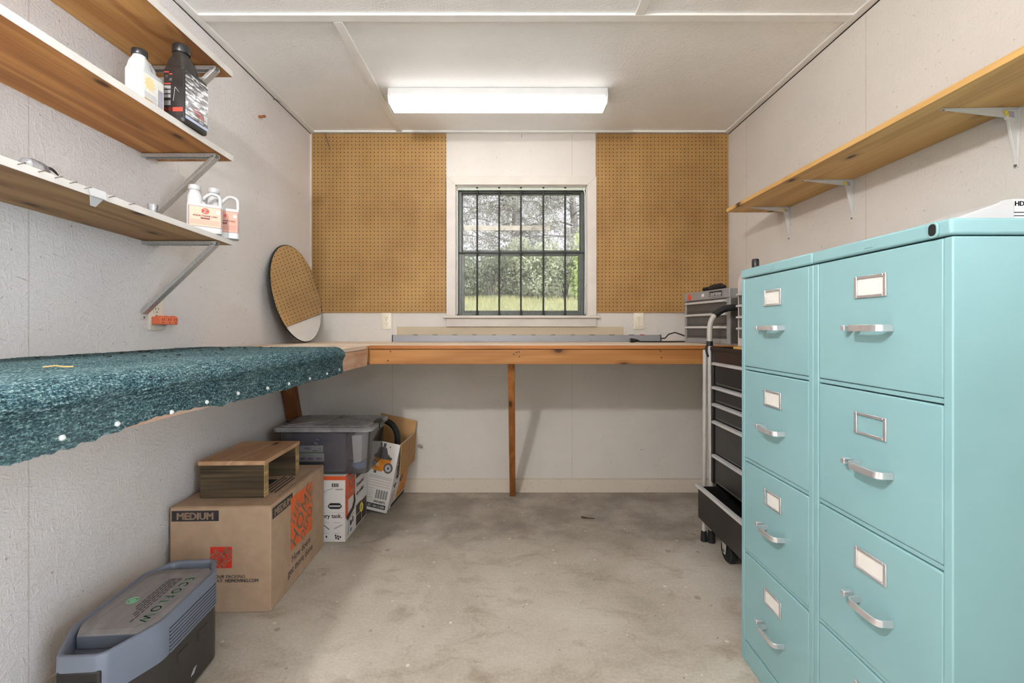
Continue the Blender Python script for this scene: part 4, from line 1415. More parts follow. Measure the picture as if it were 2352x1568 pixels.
# black flashlight on the chest
Mtc = MW[tc.name]
fl = thing('flashlight', 'black flashlight lying on the grey tool chest lid', 'flashlight', tuple(Mtc @ Vector((W * 0.5, 0.045, H + 0.005))), (0, 0, ang))
part('barrel', MB().tube([(-0.085, 0, 0.014), (-0.06, 0, 0.014), (-0.02, 0, 0.015)], [0.011, 0.013, 0.013], 14), m_rubber, fl)
part('head', MB().tube([(-0.02, 0, 0.0165), (0.0, 0, 0.0185), (0.08, 0, 0.0195), (0.115, 0, 0.013)], [0.014, 0.018, 0.0185, 0.010], 14), m_black, fl)

# ------------------------------------------------------------------ folding ladder between cart and bench
ld = thing('step_ladder', 'folded grey tubular step ladder with black foam hand grip', 'step ladder', (1.2, 2.37, 0))
yl = 2.364
hoop = [Vector((1.045, yl, 0.03)), Vector((1.040, yl, 0.6)), Vector((1.036, yl, 1.04))] + arc((1.036, yl, 1.10), (1.036, yl, 1.165), (1.080, yl, 1.195), 6) + arc((1.10, yl, 1.207), (1.13, yl, 1.218), (1.20, yl, 1.218), 4) + [Vector((1.36, yl, 1.218))] + arc((1.38, yl, 1.218), (1.435, yl, 1.21), (1.437, yl, 1.13), 6) + [Vector((1.44, yl, 0.6)), Vector((1.44, yl, 0.03))]
m_tube = plain('scuffed grey tube', srgb(186, 181, 174), 0.45, 0.1, 0.07, 14)
part('front_frame', MB().tube(hoop, 0.0135, 12), m_tube, ld, world=True)
rear = [Vector((1.020, yl + 0.001, 0.75)), Vector((1.016, yl + 0.020, 0.55)), Vector((1.012, 2.385, 0.03))]
for x in (1.012, 1.46):
    part('rear_leg', MB().tube([(x, yl + 0.002, 1.00), (x, yl + 0.006, 0.5), (x, 2.378, 0.035)], 0.011, 10), m_tube, ld, world=True)
    part('foot', MB().tube([(x, 2.378, 0.055), (x, 2.378, 0.001)], [0.0135, 0.017], 10), m_rubber, ld, world=True)
for x in (1.045, 1.44):
    part('foot', MB().tube([(x, yl, 0.065), (x, yl, 0.001)], [0.0155, 0.019], 12), m_rubber, ld, world=True)
part('grip', MB().tube(arc((1.062, yl, 1.178), (1.10, yl, 1.216), (1.15, yl, 1.2185), 6) + [Vector((1.36, yl, 1.218))], 0.0175, 12), m_rubber, ld, world=True, label='black worn foam hand grip')
part('clip', MB().tube([(1.036, yl, 1.045), (1.036, yl, 1.02)], 0.0165, 12), m_black, ld, world=True)
part('strap', MB().tube(arc((1.024, yl - 0.006, 1.03), (1.004, yl - 0.006, 1.0), (1.026, yl - 0.006, 0.965), 6), 0.006, 8), m_rubber, ld, world=True)
for zz in (0.28, 0.55):
    part('tread', MB().box(1.06, 1.425, yl - 0.012, yl + 0.010, zz, zz + 0.09), m_black, ld, world=True, bevel=0.003)

# ------------------------------------------------------------------ black rolling tool cart
ct = thing('tool_cart', 'black rolling tool cabinet with silver pulls behind the aqua file cabinets', 'tool cabinet', (1.24, 1.98, 0))
cx0, cx1, cy0, cy1 = 1.030, 1.460, 1.60, 2.335
b = MB()
b.box(cx0 + 0.016, cx1, cy0, cy1, 0.325, 1.000)
b.box(cx0, cx0 + 0.016, cy1 - 0.024, cy1, 0.325, 1.000).box(cx0, cx0 + 0.016, cy0, cy0 + 0.024, 0.325, 1.000)
b.box(cx0, cx0 + 0.016, cy0 + 0.024, cy1 - 0.024, 0.940, 1.000)
b.box(cx0 + 0.02, cx1, cy0, cy1, 0.125, 0.140)
b.box(cx1 - 0.02, cx1, cy0, cy1, 0.140, 0.325).box(cx0 + 0.02, cx1 - 0.02, cy1 - 0.012, cy1, 0.140, 0.325).box(cx0 + 0.02, cx1 - 0.02, cy0, cy0 + 0.012, 0.140, 0.325)
part('body', b, m_blackpaint, ct, world=True, bevel=0.002)
tr = MB().box(cx0 - 0.004, cx1, cy0 - 0.004, cy1 + 0.004, 1.000, 1.006)
for a in ((cx0 - 0.004, cx0, cy0, cy1), (cx1 - 0.004, cx1, cy0, cy1), (cx0, cx1 - 0.004, cy0 - 0.004, cy0), (cx0, cx1 - 0.004, cy1, cy1 + 0.004)):
    tr.box(*a, 1.006, 1.016)
part('top_tray', tr, m_blackpaint, ct, world=True, bevel=0.001)
zs_ = [0.944, 0.824, 0.738, 0.650, 0.480, 0.330]
for k in range(5):
    z1, z0 = zs_[k], zs_[k + 1]
    dr = part('drawer', MB().box(cx0 + 0.004, cx0 + 0.0155, cy0 + 0.030, cy1 - 0.040, z0 + 0.004, z1 - 0.003), m_blackpaint, ct, world=True, bevel=0.001)
    part('pull', MB().prism([(cx0 + 0.006, cy0 + 0.026, z1 - 0.002), (cx0 - 0.012, cy0 + 0.026, z1 - 0.005), (cx0 - 0.013, cy0 + 0.026, z1 - 0.017), (cx0 - 0.006, cy0 + 0.026, z1 - 0.020), (cx0 + 0.006, cy0 + 0.026, z1 - 0.018)], (0, cy1 - cy0 - 0.060, 0)), m_pull, dr, world=True, bevel=0.001)
    part('lip', MB().box(cx0 + 0.001, cx0 + 0.005, cy0 + 0.032, cy1 - 0.055, z0 + 0.008, z0 + 0.014), m_greydark, dr, world=True, bevel=0.001)
bx = cx0 - 0.072
bn = MB()
bn.box(bx, bx + 0.004, cy0 + 0.01, cy1 - 0.015, 0.150, 0.312)
bn.box(bx, cx0 + 0.24, cy1 - 0.019, cy1 - 0.015, 0.150, 0.306).box(bx, cx0 + 0.24, cy0 + 0.01, cy0 + 0.014, 0.150, 0.306)
bn.box(bx, cx0 + 0.24, cy0 + 0.01, cy1 - 0.015, 0.150, 0.154)
dr = part('bin_drawer', bn, m_blackpaint, ct, world=True, bevel=0.001)
part('pull', MB().prism([(bx + 0.008, cy0, 0.318), (bx - 0.010, cy0, 0.316), (bx - 0.012, cy0, 0.304), (bx - 0.002, cy0, 0.300), (bx + 0.008, cy0, 0.306)], (0, cy1 - cy0 - 0.004, 0)), m_pull, dr, world=True, bevel=0.001)


def caster(x, y, swivel):
    c = part('caster', MB().box(x - 0.026, x + 0.026, y - 0.032, y + 0.032, 0.119, 0.125).prism([(x - 0.026, y - 0.026, 0.119), (x - 0.026, y + 0.026, 0.119), (x - 0.026, y + 0.012, 0.040), (x - 0.026, y - 0.012, 0.040)], (0.003, 0, 0)).prism([(x + 0.023, y - 0.026, 0.119), (x + 0.023, y + 0.026, 0.119), (x + 0.023, y + 0.012, 0.040), (x + 0.023, y - 0.012, 0.040)], (0.003, 0, 0)), m_pull, ct, world=True, bevel=0.001)
    w = MB()
    prof = [(-0.017, 0.030), (-0.017, 0.048), (-0.012, 0.0535), (0.012, 0.0535), (0.017, 0.048), (0.017, 0.030)]
    w.loft([[Vector((x + a, y + r * math.cos(2 * PI * k / 28), 0.0545 + r * math.sin(2 * PI * k / 28))) for k in range(28)] for a, r in prof], 0, True, True)
    part('wheel', w, m_rubber, c, world=True)
    part('axle', MB().cyl((x - 0.030, y, 0.0545), (x + 0.030, y, 0.0545), 0.008, seg=12), m_steel, c, world=True)


for x in (cx0 + 0.012, cx1 - 0.06):
    for y in (cy1 - 0.17, cy0 + 0.08):
        caster(x, y, 0)

# tan board and second chest on the cart
single('board', MB().box(1.020, 1.44, 1.62, 2.085, 1.0165, 1.0285), m_tan_wood, 'thin tan wooden board on top of the black tool cabinet', 'board', bevel=0.004)
t2 = thing('tool_chest', 'pinkish grey tool chest on the black cabinet, mostly behind aqua cabinet', 'tool chest', (1.03, 1.85, 1.0295))
pr2 = []
for k in range(7):
    a = PI / 2 * k / 6
    pr2.append((1.030 + 0.045 * (1 - math.sin(PI / 2 - a)), 2.065 - 0.0, 0))
prof = [(1.030, 1.0295), (1.030, 1.325)] + [(1.030 + 0.047 * (1 - math.cos(PI / 2 * k / 6)), 1.325 + 0.047 * math.sin(PI / 2 * k / 6)) for k in range(1, 7)] + [(1.33, 1.372), (1.33, 1.0295)]
part('body', MB().prism([(x, 1.64, z) for x, z in prof], (0, 0.42, 0)), m_pinkgrey, t2, world=True, bevel=0.002)
for v in (677, 703, 729, 755):
    z = CH - (v - 753) * 2.02 / FPX
    d2 = part('drawer', MB().box(1.022, 1.0298, 1.66, 2.035, z - 0.040, z + 0.006), m_greydark, t2, world=True, bevel=0.001)
    part('pull', MB().box(1.010, 1.023, 1.655, 2.040, z - 0.004, z + 0.006), m_pull, d2, world=True, bevel=0.003)
single('spray_cap', MB().lathe([(0.014, 1.3725), (0.0145, 1.380), (0.0145, 1.412), (0.012, 1.416)], (1.078, 2.0, 0), 16), m_black, 'small black cap standing on the pinkish grey chest', 'cap')

# ------------------------------------------------------------------ aqua filing cabinets
FX = 0.784


def file_cabinet(y0, y1, label, lock):
    t = thing('filing_cabinet', label, 'filing cabinet', (FX, (y0 + y1) / 2, 0), group='aqua four-drawer filing cabinets')
    y0 += 0.0008
    y1 -= 0.0008
    x1 = 1.465
    s = MB()
    st = 0.018
    s.box(FX + 0.020, x1 - 0.001, y0 + st, y1 - st, 0.001, 1.275)
    s.box(FX, x1, y0, y0 + st, 0.0005, 1.276).box(FX, x1, y1 - st, y1, 0.0005, 1.276)
    s.box(FX, FX + 0.020, y0 + st, y1 - st, 0.0005, 0.068)
    part('carcass', s, m_teal, t, world=True, bevel=0.0025, seg=3)
    part('top_cap', MB().box(FX - 0.003, x1, y0, y1, 1.279, 1.309), m_teal, t, world=True, bevel=0.005, seg=3)
    pl = MB().box(FX - 0.0045, FX - 0.003, (y0 + y1) / 2 - 0.012, (y0 + y1) / 2 + 0.012, 1.287, 1.297)
    part('badge', pl, m_teal, t, world=True, bevel=0.001)
    yc = (y0 + y1) / 2
    if lock:
        yl_ = 0.838
        r0 = [Vector((FX - 0.003, yl_ + p.x, 1.293 + p.y)) for p in rrect(0.022, 0.030, 0.010, 5)]
        r1 = [Vector((FX - 0.007, yl_ + p.x, 1.293 + p.y)) for p in rrect(0.021, 0.029, 0.010, 5)]
        lk = part('lock', MB().loft([r0, r1]), m_teal, t, world=True, bevel=0.001)
        part('keyhole', MB().loft([[Vector((FX - 0.0068, yl_ + p.x, 1.293 + p.y)) for p in rrect(0.015, 0.022, 0.007, 5)], [Vector((FX - 0.0075, yl_ + p.x, 1.293 + p.y)) for p in rrect(0.015, 0.022, 0.007, 5)]]), m_hole, lk, world=True)
    for k in range(4):
        zt_ = 1.276 - 0.304 * k
        zb_ = zt_ - 0.290
        if k:
            # rail between drawers
            part('rail', MB().box(FX + 0.004, FX + 0.020, y0 + st, y1 - st, zt_ + 0.003, zt_ + 0.0125), m_teal, t, world=True, bevel=0.001)
        dr = part('drawer', MB().box(FX + 0.001, FX + 0.0195, y0 + st + 0.0012, y1 - st - 0.0012, zb_, zt_), m_teal, t, world=True, bevel=0.003, seg=3)
        zc_ = zt_ - 0.072
        hw, hh = 0.044, 0.0245
        fr_ = MB()
        xa, xb = FX - 0.003, FX + 0.0012
        e = 0.008
        fr_.box(xa, xb, yc - hw, yc - hw + e, zc_ - hh, zc_ + hh).box(xa, xb, yc + hw - e, yc + hw, zc_ - hh, zc_ + hh)
        fr_.box(xa, xb, yc - hw + e, yc + hw - e, zc_ - hh, zc_ - hh + e * 0.8).box(xa, xb, yc - hw + e, yc + hw - e, zc_ + hh - e * 0.8, zc_ + hh)
        part('label_holder', fr_, m_chrome, dr, world=True, bevel=0.0012)
        if not (lock and k == 1):
            sh_ = -0.012 if (not lock and k == 2) else 0.0
            part('card', MB().box(FX + 0.0002, FX + 0.0011, yc - hw + 0.004 + sh_ * 0.0, yc + hw - 0.004 + sh_, zc_ - hh + 0.004, zc_ + hh - 0.004), m_card, dr, world=True)
        zh = zt_ - 0.163
        ya, yb = yc - 0.058, yc + 0.030
        xo = FX - 0.030
        path = [Vector((FX + 0.001, ya, zh)), Vector((FX - 0.012, ya + 0.001, zh))] + arc((FX - 0.018, ya + 0.001, zh), (xo, ya + 0.002, zh), (xo - 0.001, ya + 0.016, zh), 5) + [Vector((xo - 0.002, (ya + yb) / 2, zh))] + arc((xo - 0.001, yb - 0.016, zh), (xo, yb - 0.002, zh), (FX - 0.018, yb - 0.001, zh), 5) + [Vector((FX - 0.012, yb - 0.001, zh)), Vector((FX + 0.001, yb, zh))]
        hb = MB()
        rings = []
        for i, p in enumerate(path):
            tn = (path[min(i + 1, len(path) - 1)] - path[max(i - 1, 0)]).normalized()
            nn = Vector((0, 0, 1)).cross(tn).normalized()
            rings.append([p + nn * a_ * 0.0022 + Vector((0, 0, b2 * 0.0072)) for a_, b2 in ((-1, -1), (1, -1), (1, 1), (-1, 1))])
        hb.loft(rings)
        part('handle', hb, m_chrome, dr, world=True, bevel=0.0007)
        la = MB().box(FX - 0.022, FX + 0.001, yb + 0.018, yb + 0.030, zh - 0.0062, zh + 0.0062)
        part('thumb_latch', la, m_chrome, dr, world=True, bevel=0.0015)
    return t


file_cabinet(0.805, 1.177, 'nearer aqua filing cabinet with a black keyhole lock in its top edge', True)
file_cabinet(1.177, 1.543, 'farther aqua filing cabinet beside the black tool cabinet', False)

# white pack on the near cabinet
pk = thing('paper_pack', 'white printed pack marked HDX on the nearer aqua filing cabinet', 'pack', (1.0, 0.90, 1.3095))
z0 = 1.3098
b = MB()
yA, yB = 0.846, 0.955
prof = [(0.838, 0.0), (0.838, 0.011), (0.905, 0.0345), (0.921, 0.042), (0.931, 0.043), (0.938, 0.040), (0.938, 0.0)]
b.prism([(x, yA, z0 + h) for x, h in prof], (0, yB - yA, 0))
part('wrapper', b, m_white_plastic, pk, world=True, bevel=0.002)
part('carton', MB().box(0.9385, 1.20, 0.850, 0.955, z0, z0 + 0.0445), m_whitebox, pk, world=True, bevel=0.0015)
pr = MB()
pr.text('HDX', 0.0125, frame((0.942, 0.8497, z0 + 0.0315), (1, 0, 0), (0, 0, 1)), 0, 0.0005, 0.0002)
for k, (a, b_) in enumerate(((0.022, 0.13), (0.0, 0.12), (0.0, 0.12), (0.0, 0.03))):
    pr.box(0.940 + a, 0.940 + b_, 0.8494, 0.850, z0 + 0.0245 - k * 0.0062, z0 + 0.0262 - k * 0.0062)
part('print', pr, m_ink, pk, world=True, smooth=False)
pr = MB()
pr.box(0.855, 0.868, yA - 0.0003, yA, z0 + 0.003, z0 + 0.006)
part('orange_print', pr, m_vac_orange, pk, world=True, smooth=False)

# ------------------------------------------------------------------ right shelf
SX = 1.2015
sr = thing('shelf', 'raw pine shelf high on the right wall on white brackets', 'shelf', (XR, 2.53, 1.755))
part('board', MB().box(SX, XR - 0.001, 0.25, 2.53, 1.755, 1.774), m_pine, sr, world=True, bevel=0.001)


def right_bracket(label):
    t = thing('shelf_bracket', label, 'bracket', (XR - 0.001, 0, 1.7545), group='white brackets on the right wall')
    L, V = 0.222, 0.172
    # local: wall plane x=0, shelf underside z=0
    b = MB()
    b.prism([(0, -0.013, 0), (0, 0.013, 0), (-L, 0.005, 0), (-L, -0.005, 0)], (0, 0, -0.002))
    b.prism([(-0.001, -0.003, -0.001), (-L + 0.01, -0.002, -0.001), (-0.034, -0.0045, -0.024), (-0.006, -0.005, -0.02)], (0, 0.0085, 0))
    part('shelf_arm', b, m_white_enamel, t, bevel=0.0015)
    b = MB()
    b.prism([(0, -0.013, 0), (0, 0.013, 0), (0, 0.006, -V), (0, -0.006, -V)], (-0.002, 0, 0))
    b.prism([(-0.001, -0.004, -0.012), (-0.030, -0.0045, -0.02), (-0.002, -0.003, -V + 0.012)], (0, 0.0085, 0))
    part('wall_arm', b, m_white_enamel, t, bevel=0.0015)
    b = MB()
    pts = [(-0.001, -0.0055, -0.002)] + [(-0.004 - 0.036 * math.cos(a), -0.0055, -0.004 - 0.036 * math.sin(a)) for a in [PI / 2 * k / 6 for k in range(7)]]
    b.prism(pts, (0, 0.011, 0))
    part('gusset', b, m_white_enamel, t, bevel=0.002)
    part('price_sticker', MB().prism([(-0.045, -0.0062, -0.008), (-0.032, -0.0062, -0.006), (-0.026, -0.0062, -0.024), (-0.038, -0.0062, -0.022)], (0, 0.0008, 0)), m_yellow_sticker, t, label='yellow sticker')
    part('barcode_sticker', MB().prism([(-0.030, -0.0062, -0.008), (-0.014, -0.0062, -0.010), (-0.012, -0.0062, -0.028), (-0.027, -0.0062, -0.025)], (0, 0.0008, 0)), m_lav_print, t)
    for x, z in ((-0.008, -V + 0.006), (-0.005, -0.030)):
        part('screw', MB().cyl((-0.001, 0.008 if z > -0.1 else 0, z), (-0.005, 0.008 if z > -0.1 else 0, z), 0.004, seg=8), m_steel, t)
    part('screw', MB().cyl((-L + 0.008, 0, -0.001), (-L + 0.008, 0, -0.004), 0.003, seg=8), m_steel, t)
    return t


rb = right_bracket('white bracket nearest the viewer under the right pine shelf')
rb.location.y = 1.334
for y, lab in ((1.974, 'middle white bracket of three under the right pine shelf'), (2.42, 'farthest white bracket under the right pine shelf, near the pegboard')):
    c2 = copy_tree(rb)
    c2.location.y = y
    c2['label'] = lab

# unseen cupboard beside the viewer, added to shade the file cabinet's near side
cb2 = thing('light_blocking_cupboard', 'added unseen grey cupboard blocking doorway light from the nearer filing cabinet', 'cupboard', (1.23, -0.04, 0))
part('body', MB().box(0.985, 1.470, -0.36, 0.28, 0.0005, 1.30), m_greybox, cb2, world=True, bevel=0.003)
for y0, y1, yk in ((-0.352, -0.042, -0.07), (-0.038, 0.272, -0.01)):
    d3 = part('door', MB().box(0.970, 0.9845, y0, y1, 0.05, 1.29), m_greybox, cb2, world=True, bevel=0.002)
    part('knob', MB().cyl((0.970, yk, 0.75), (0.945, yk, 0.75), 0.012, seg=14), m_steel, d3, world=True)

# ------------------------------------------------------------------ moving box
HB = Vector((-0.9386, 1.784, 0))
rot = math.radians(1.6)
hd = thing('cardboard_box', 'large brown moving box marked MEDIUM on the floor', 'box', tuple(HB), (0, 0, rot))
hw, hdp, hh = 0.388, 0.545, 0.412      # local: x from -hw to 0, y from 0 to hdp
part('carton', MB().box(-hw, 0, 0, hdp, 0.0006, hh), m_cardboard, hd, bevel=0.003)
fl_ = MB().box(-hw + 0.004, -hw / 2 - 0.001, 0.004, hdp - 0.004, hh, hh + 0.003).box(-hw / 2 + 0.001, -0.003, 0.004, hdp - 0.004, hh, hh + 0.003)
part('flaps', fl_, m_cardboard, hd, bevel=0.001)


def hd_logo(mb, M, s, mi_bg, mi_txt, bg=True):
    """square logo with slanted stencil lettering; M: origin at lower left corner of the square"""
    if bg:
        mb.loft([[M @ Vector(p) for p in ((0, 0, 0), (s, 0, 0), (s, s, 0), (0, s, 0))], [M @ Vector(p) for p in ((0, 0, 0.0004), (s, 0, 0.0004), (s, s, 0.0004), (0, s, 0.0004))]], mi_bg)
    R = M @ Matrix.Translation((s / 2, s / 2, 0.0007)) @ Matrix.Rotation(PI / 4, 4, 'Z')
    k = s / 0.1
    mb.text('THE', 0.032 * k, R @ Matrix.Translation((-0.010 * k, 0.0225 * k, 0)), mi_txt, 0.0006 * k, 0.0002, 'CENTER', 0.80, 1.08)
    mb.text('HOME', 0.050 * k, R @ Matrix.Translation((0.000 * k, -0.0160 * k, 0)), mi_txt, 0.0009 * k, 0.0002, 'CENTER', 0.80, 1.12)
    mb.text('DEPOT', 0.033 * k, R @ Matrix.Translation((0.004 * k, -0.0430 * k, 0)), mi_txt, 0.0006 * k, 0.0002, 'CENTER', 0.74, 1.08)


# front print (local -Y face)
Fm = lambda x, z: frame((x, -0.0006, z), (1, 0, 0), (0, 0, 1))
pr = MB()
pr.box(-hw + 0.007, -hw + 0.187, -0.0008, 0.0, hh - 0.053, hh - 0.012, 0)
pr.text('MEDIUM', 0.038, frame((-hw + 0.097, -0.0012, hh - 0.046), (1, 0, 0), (0, 0, 1)), 1, 0.0016, 0.0002, 'CENTER', 1.0)
part('size_mark', pr, [m_ink, m_cardboard], hd, smooth=False, label='dark MEDIUM bar')
pr = MB()
hd_logo(pr, Fm(-hw + 0.155, 0.175), 0.083, 2, 1)
part('logo', pr, [m_ink, m_cardboard, m_hdred], hd, smooth=False, label='red square logo')
pr = MB()
pr.text('ULTIMATE YOUR PACKING', 0.0175, Fm(-hw + 0.076, 0.135), 0, 0.0, 0.0002, 'LEFT', 1.0)
pr.text('NEEDS AT ', 0.0175, Fm(-hw + 0.122, 0.119), 0, 0.0, 0.0002, 'LEFT', 1.0)
pr.text('HDMOVING.COM', 0.0175, Fm(-hw + 0.212, 0.119), 0, 0.0005, 0.0002, 'LEFT', 0.92)
part('slogan', pr, [m_ink], hd, smooth=False)
# right face print (local +X)
Fr = lambda y, z: frame((0.0006, y, z), (0, 1, 0), (0, 0, 1))
pr = MB()
pr.box(0.0, 0.0008, 0.012, 0.187, hh - 0.055, hh - 0.012, 0)
pr.text('MEDIUM', 0.040, frame((0.0012, 0.0995, hh - 0.048), (0, 1, 0), (0, 0, 1)), 1, 0.0016, 0.0002, 'CENTER', 0.96)
part('size_mark', pr, [m_ink, m_cardboard], hd, smooth=False, label='dark MEDIUM bar')
pr = MB()
hd_logo(pr, Fr(0.170, 0.155), 0.225, 2, 1)
part('logo', pr, [m_ink, m_cardboard, m_hdorange], hd, smooth=False, label='orange square logo')
pr = MB()
pr.text('How doers', 0.046, Fr(0.180, 0.100), 0, 0.0, 0.0002, 'LEFT', 0.92)
pr.text('get more done', 0.046, Fr(0.145, 0.054), 0, 0.0, 0.0002, 'LEFT', 0.92)
part('slogan', pr, [m_ink], hd, smooth=False)
# top print
pr = MB()
Ft = lambda x, y: frame((x, y, hh + 0.0032), (0, 1, 0), (-1, 0, 0))
pr.box(-0.165, -0.125, 0.14, 0.32, hh + 0.003, hh + 0.0034, 0)
for k in range(4):
    pr.box(-0.115 + 0.018 * k, -0.108 + 0.018 * k, 0.15, 0.36 - 0.02 * (k % 2), hh + 0.003, hh + 0.0034, 0)
pr.box(-0.022, -0.0205, 0.10, 0.46, hh + 0.003, hh + 0.0034, 0)
part('top_print', pr, [m_ink], hd, smooth=False)

# wooden riser on it
rs = thing('wooden_riser', 'small wooden riser with weathered legs on the moving box', 'riser', (-1.14, 2.02, hh + 0.0035), (0, 0, math.radians(1.6)))
zb = 0.0
part('leg', MB().box(-0.135, 0.124, -0.155, -0.120, 0.0005, 0.136), [m_riser_leg], rs, bevel=0.003)
part('leg', MB().box(-0.135, 0.128, 0.128, 0.163, 0.0005, 0.136), [m_riser_leg], rs, bevel=0.003)
for y0 in (-0.154, 0.129):
    part('end_grain', MB().box(0.124 + (0.004 if y0 > 0 else 0), 0.1262 + (0.004 if y0 > 0 else 0), y0, y0 + 0.033, 0.002, 0.134), m_riser_end, rs, label='pale sawn leg end')
part('plank', MB().box(-0.138, 0.131, -0.163, 0.170, 0.136, 0.154), m_riser_top, rs, bevel=0.002)
nl = [(-0.10, -0.14), (-0.02, -0.15), (0.05, -0.13), (-0.03, -0.02), (0.03, 0.05), (0.10, 0.10)]
for x, y in nl:
    part('nail_head', MB().lathe([(0.0032, 0.1535), (0.003, 0.1545)], (x, y, 0), 8), m_rubber, rs)

# ------------------------------------------------------------------ steam cleaner carton, storage bin on it
WBX = Vector((-0.858, 2.366, 0))
wb_ = thing('carton', 'white and orange steam cleaner carton under the clear bin', 'box', tuple(WBX))
ww, wd, wh = 0.31, 0.355, 0.344
part('carton_body', MB().box(-ww, 0, 0, wd, 0.0006, wh), m_whitebox, wb_, bevel=0.002)
pr = MB()
Ff = lambda x, z: frame((x, -0.0005, z), (1, 0, 0), (0, 0, 1))
pr.box(-ww, 0, -0.0006, 0, wh - 0.022, wh - 0.001, 0)
pr.text('every task.', 0.030, Ff(-0.016, 0.126), 1, 0.0006, 0.0002, 'RIGHT', 1.0)
pr.prism([(-0.090, -0.0003, 0.190), (-0.078, -0.0003, 0.203), (-0.030, -0.0003, 0.203), (-0.018, -0.0003, 0.190), (-0.018, -0.0003, 0.182), (-0.030, -0.0003, 0.172), (-0.078, -0.0003, 0.172), (-0.090, -0.0003, 0.182)], (0, -0.0005, 0), 1)
pr.box(-0.084, -0.024, -0.0010, -0.0005, 0.184, 0.191, 2)
for k in range(9):
    wdt = 0.0022 if k % 3 else 0.0035
    pr.box(-0.070 + 0.0042 * k, -0.070 + 0.0042 * k + wdt, -0.0006, 0, 0.286, 0.305, 1)
pr.beam((-0.125, -0.0005, 0.258), (-0.060, -0.0005, 0.281), 0.0012, 0.004, (0, 1, 0), 1)
pr.beam((-0.125, -0.0005, 0.268), (-0.095, -0.0005, 0.252), 0.0012, 0.003, (0, 1, 0), 3)
pr.box(-0.052, -0.012, -0.0006, 0, 0.270, 0.277, 3)
pr.box(-0.150, -0.006, -0.0005, 0, 0.1525, 0.1532, 3)
pr.box(-0.150, -0.006, -0.0005, 0, 0.012, 0.0127, 3)
pr.box(-0.0067, -0.006, -0.0005, 0, 0.012, 0.1532, 3)
pr.beam((-0.112, -0.0005, 0.090), (-0.082, -0.0005, 0.066), 0.0012, 0.007, (0, 1, 0), 1)
pr.beam((-0.060, -0.0005, 0.070), (-0.018, -0.0005, 0.092), 0.0012, 0.0022, (0, 1, 0), 1)
pr.beam((-0.054, -0.0005, 0.068), (-0.012, -0.0005, 0.090), 0.0012, 0.0022, (0, 1, 0), 1)
for x, z in ((-0.118, 0.100), (-0.060, 0.100), (-0.118, 0.045), (-0.060, 0.045)):
    pr.box(x, x + 0.034, -0.0006, 0, z, z + 0.0018, 3)
for x, z in ((-0.098, 0.028), (-0.050, 0.034), (-0.038, 0.030), (-0.026, 0.027), (-0.048, 0.022), (-0.036, 0.018)):
    pr.box(x - 0.004, x + 0.004, -0.0006, 0, z - 0.005, z + 0.005, 1)
part('front_print', pr, [m_boxorange, m_ink, m_white_enamel, m_print_grey], wb_, smooth=False)
pr = MB()
Fs = lambda y, z: frame((0.0005, y, z), (0, 1, 0), (0, 0, 1))
# orange panel with a white swoosh, then a white picture panel
pr.box(0, 0.0005, 0.001, 0.150, 0.205, wh - 0.001, 0)
pr.box(0, 0.0005, 0.001, 0.040, 0.120, 0.205, 0)
pr.box(0, 0.0005, 0.125, 0.150, 0.150, 0.205, 0)
pr.text('dupray', 0.038, Fs(0.040, 0.306), 1, 0.0006, 0.0003, 'LEFT', 0.85)
pr.text('Neat', 0.040, Fs(0.056, 0.262), 1, 0.0001, 0.0003, 'LEFT', 0.9)
pr.text('Steam Cleaner', 0.024, Fs(0.026, 0.226), 1, 0.0004, 0.0003, 'LEFT', 0.75)
pr.tube([(0.001, 0.020, 0.115), (0.001, 0.060, 0.125), (0.001, 0.105, 0.135), (0.001, 0.135, 0.170), (0.001, 0.128, 0.205)], [0.010, 0.010, 0.009, 0.007, 0.004], 6, 2)
pr.beam((0.0005, 0.04, 0.02), (0.0005, 0.06, 0.09), 0.003, 0.0012, (1, 0, 0), 2)
pr.box(0, 0.0006, 0.070, 0.095, 0.055, 0.080, 2)
pr.box(0, 0.0006, 0.105, 0.120, 0.060, 0.090, 2)
pr.box(0, 0.0006, 0.070, 0.095, 0.022, 0.040, 3)
pr.beam((0.0005, 0.03, 0.095), (0.0005, 0.13, 0.105), 0.002, 0.0012, (1, 0, 0), 2)
for y0, y1, z0, z1 in ((0.165, 0.255, 0.275, 0.335), (0.262, 0.345, 0.275, 0.335), (0.165, 0.255, 0.010, 0.065), (0.262, 0.345, 0.010, 0.120), (0.165, 0.255, 0.070, 0.125)):
    pr.box(0, 0.0006, y0, y1, z0, z1, 4)
for k in range(2):
    pr.text('Unmatched' if k == 0 else 'any surface', 0.034, Fs(0.170, 0.225 - 0.045 * k), 2, 0.0003, 0.0003, 'LEFT', 0.8)
pr.tube([(0.001, 0.25 + 0.022 * math.cos(a), 0.085 + 0.022 * math.sin(a)) for a in [2 * PI * k / 12 for k in range(13)]], 0.005, 5, 5)
part('side_print', pr, [m_boxorange, m_white_enamel, m_ink, m_print_blue, m_print_dark, m_print_yellow], wb_, smooth=False)

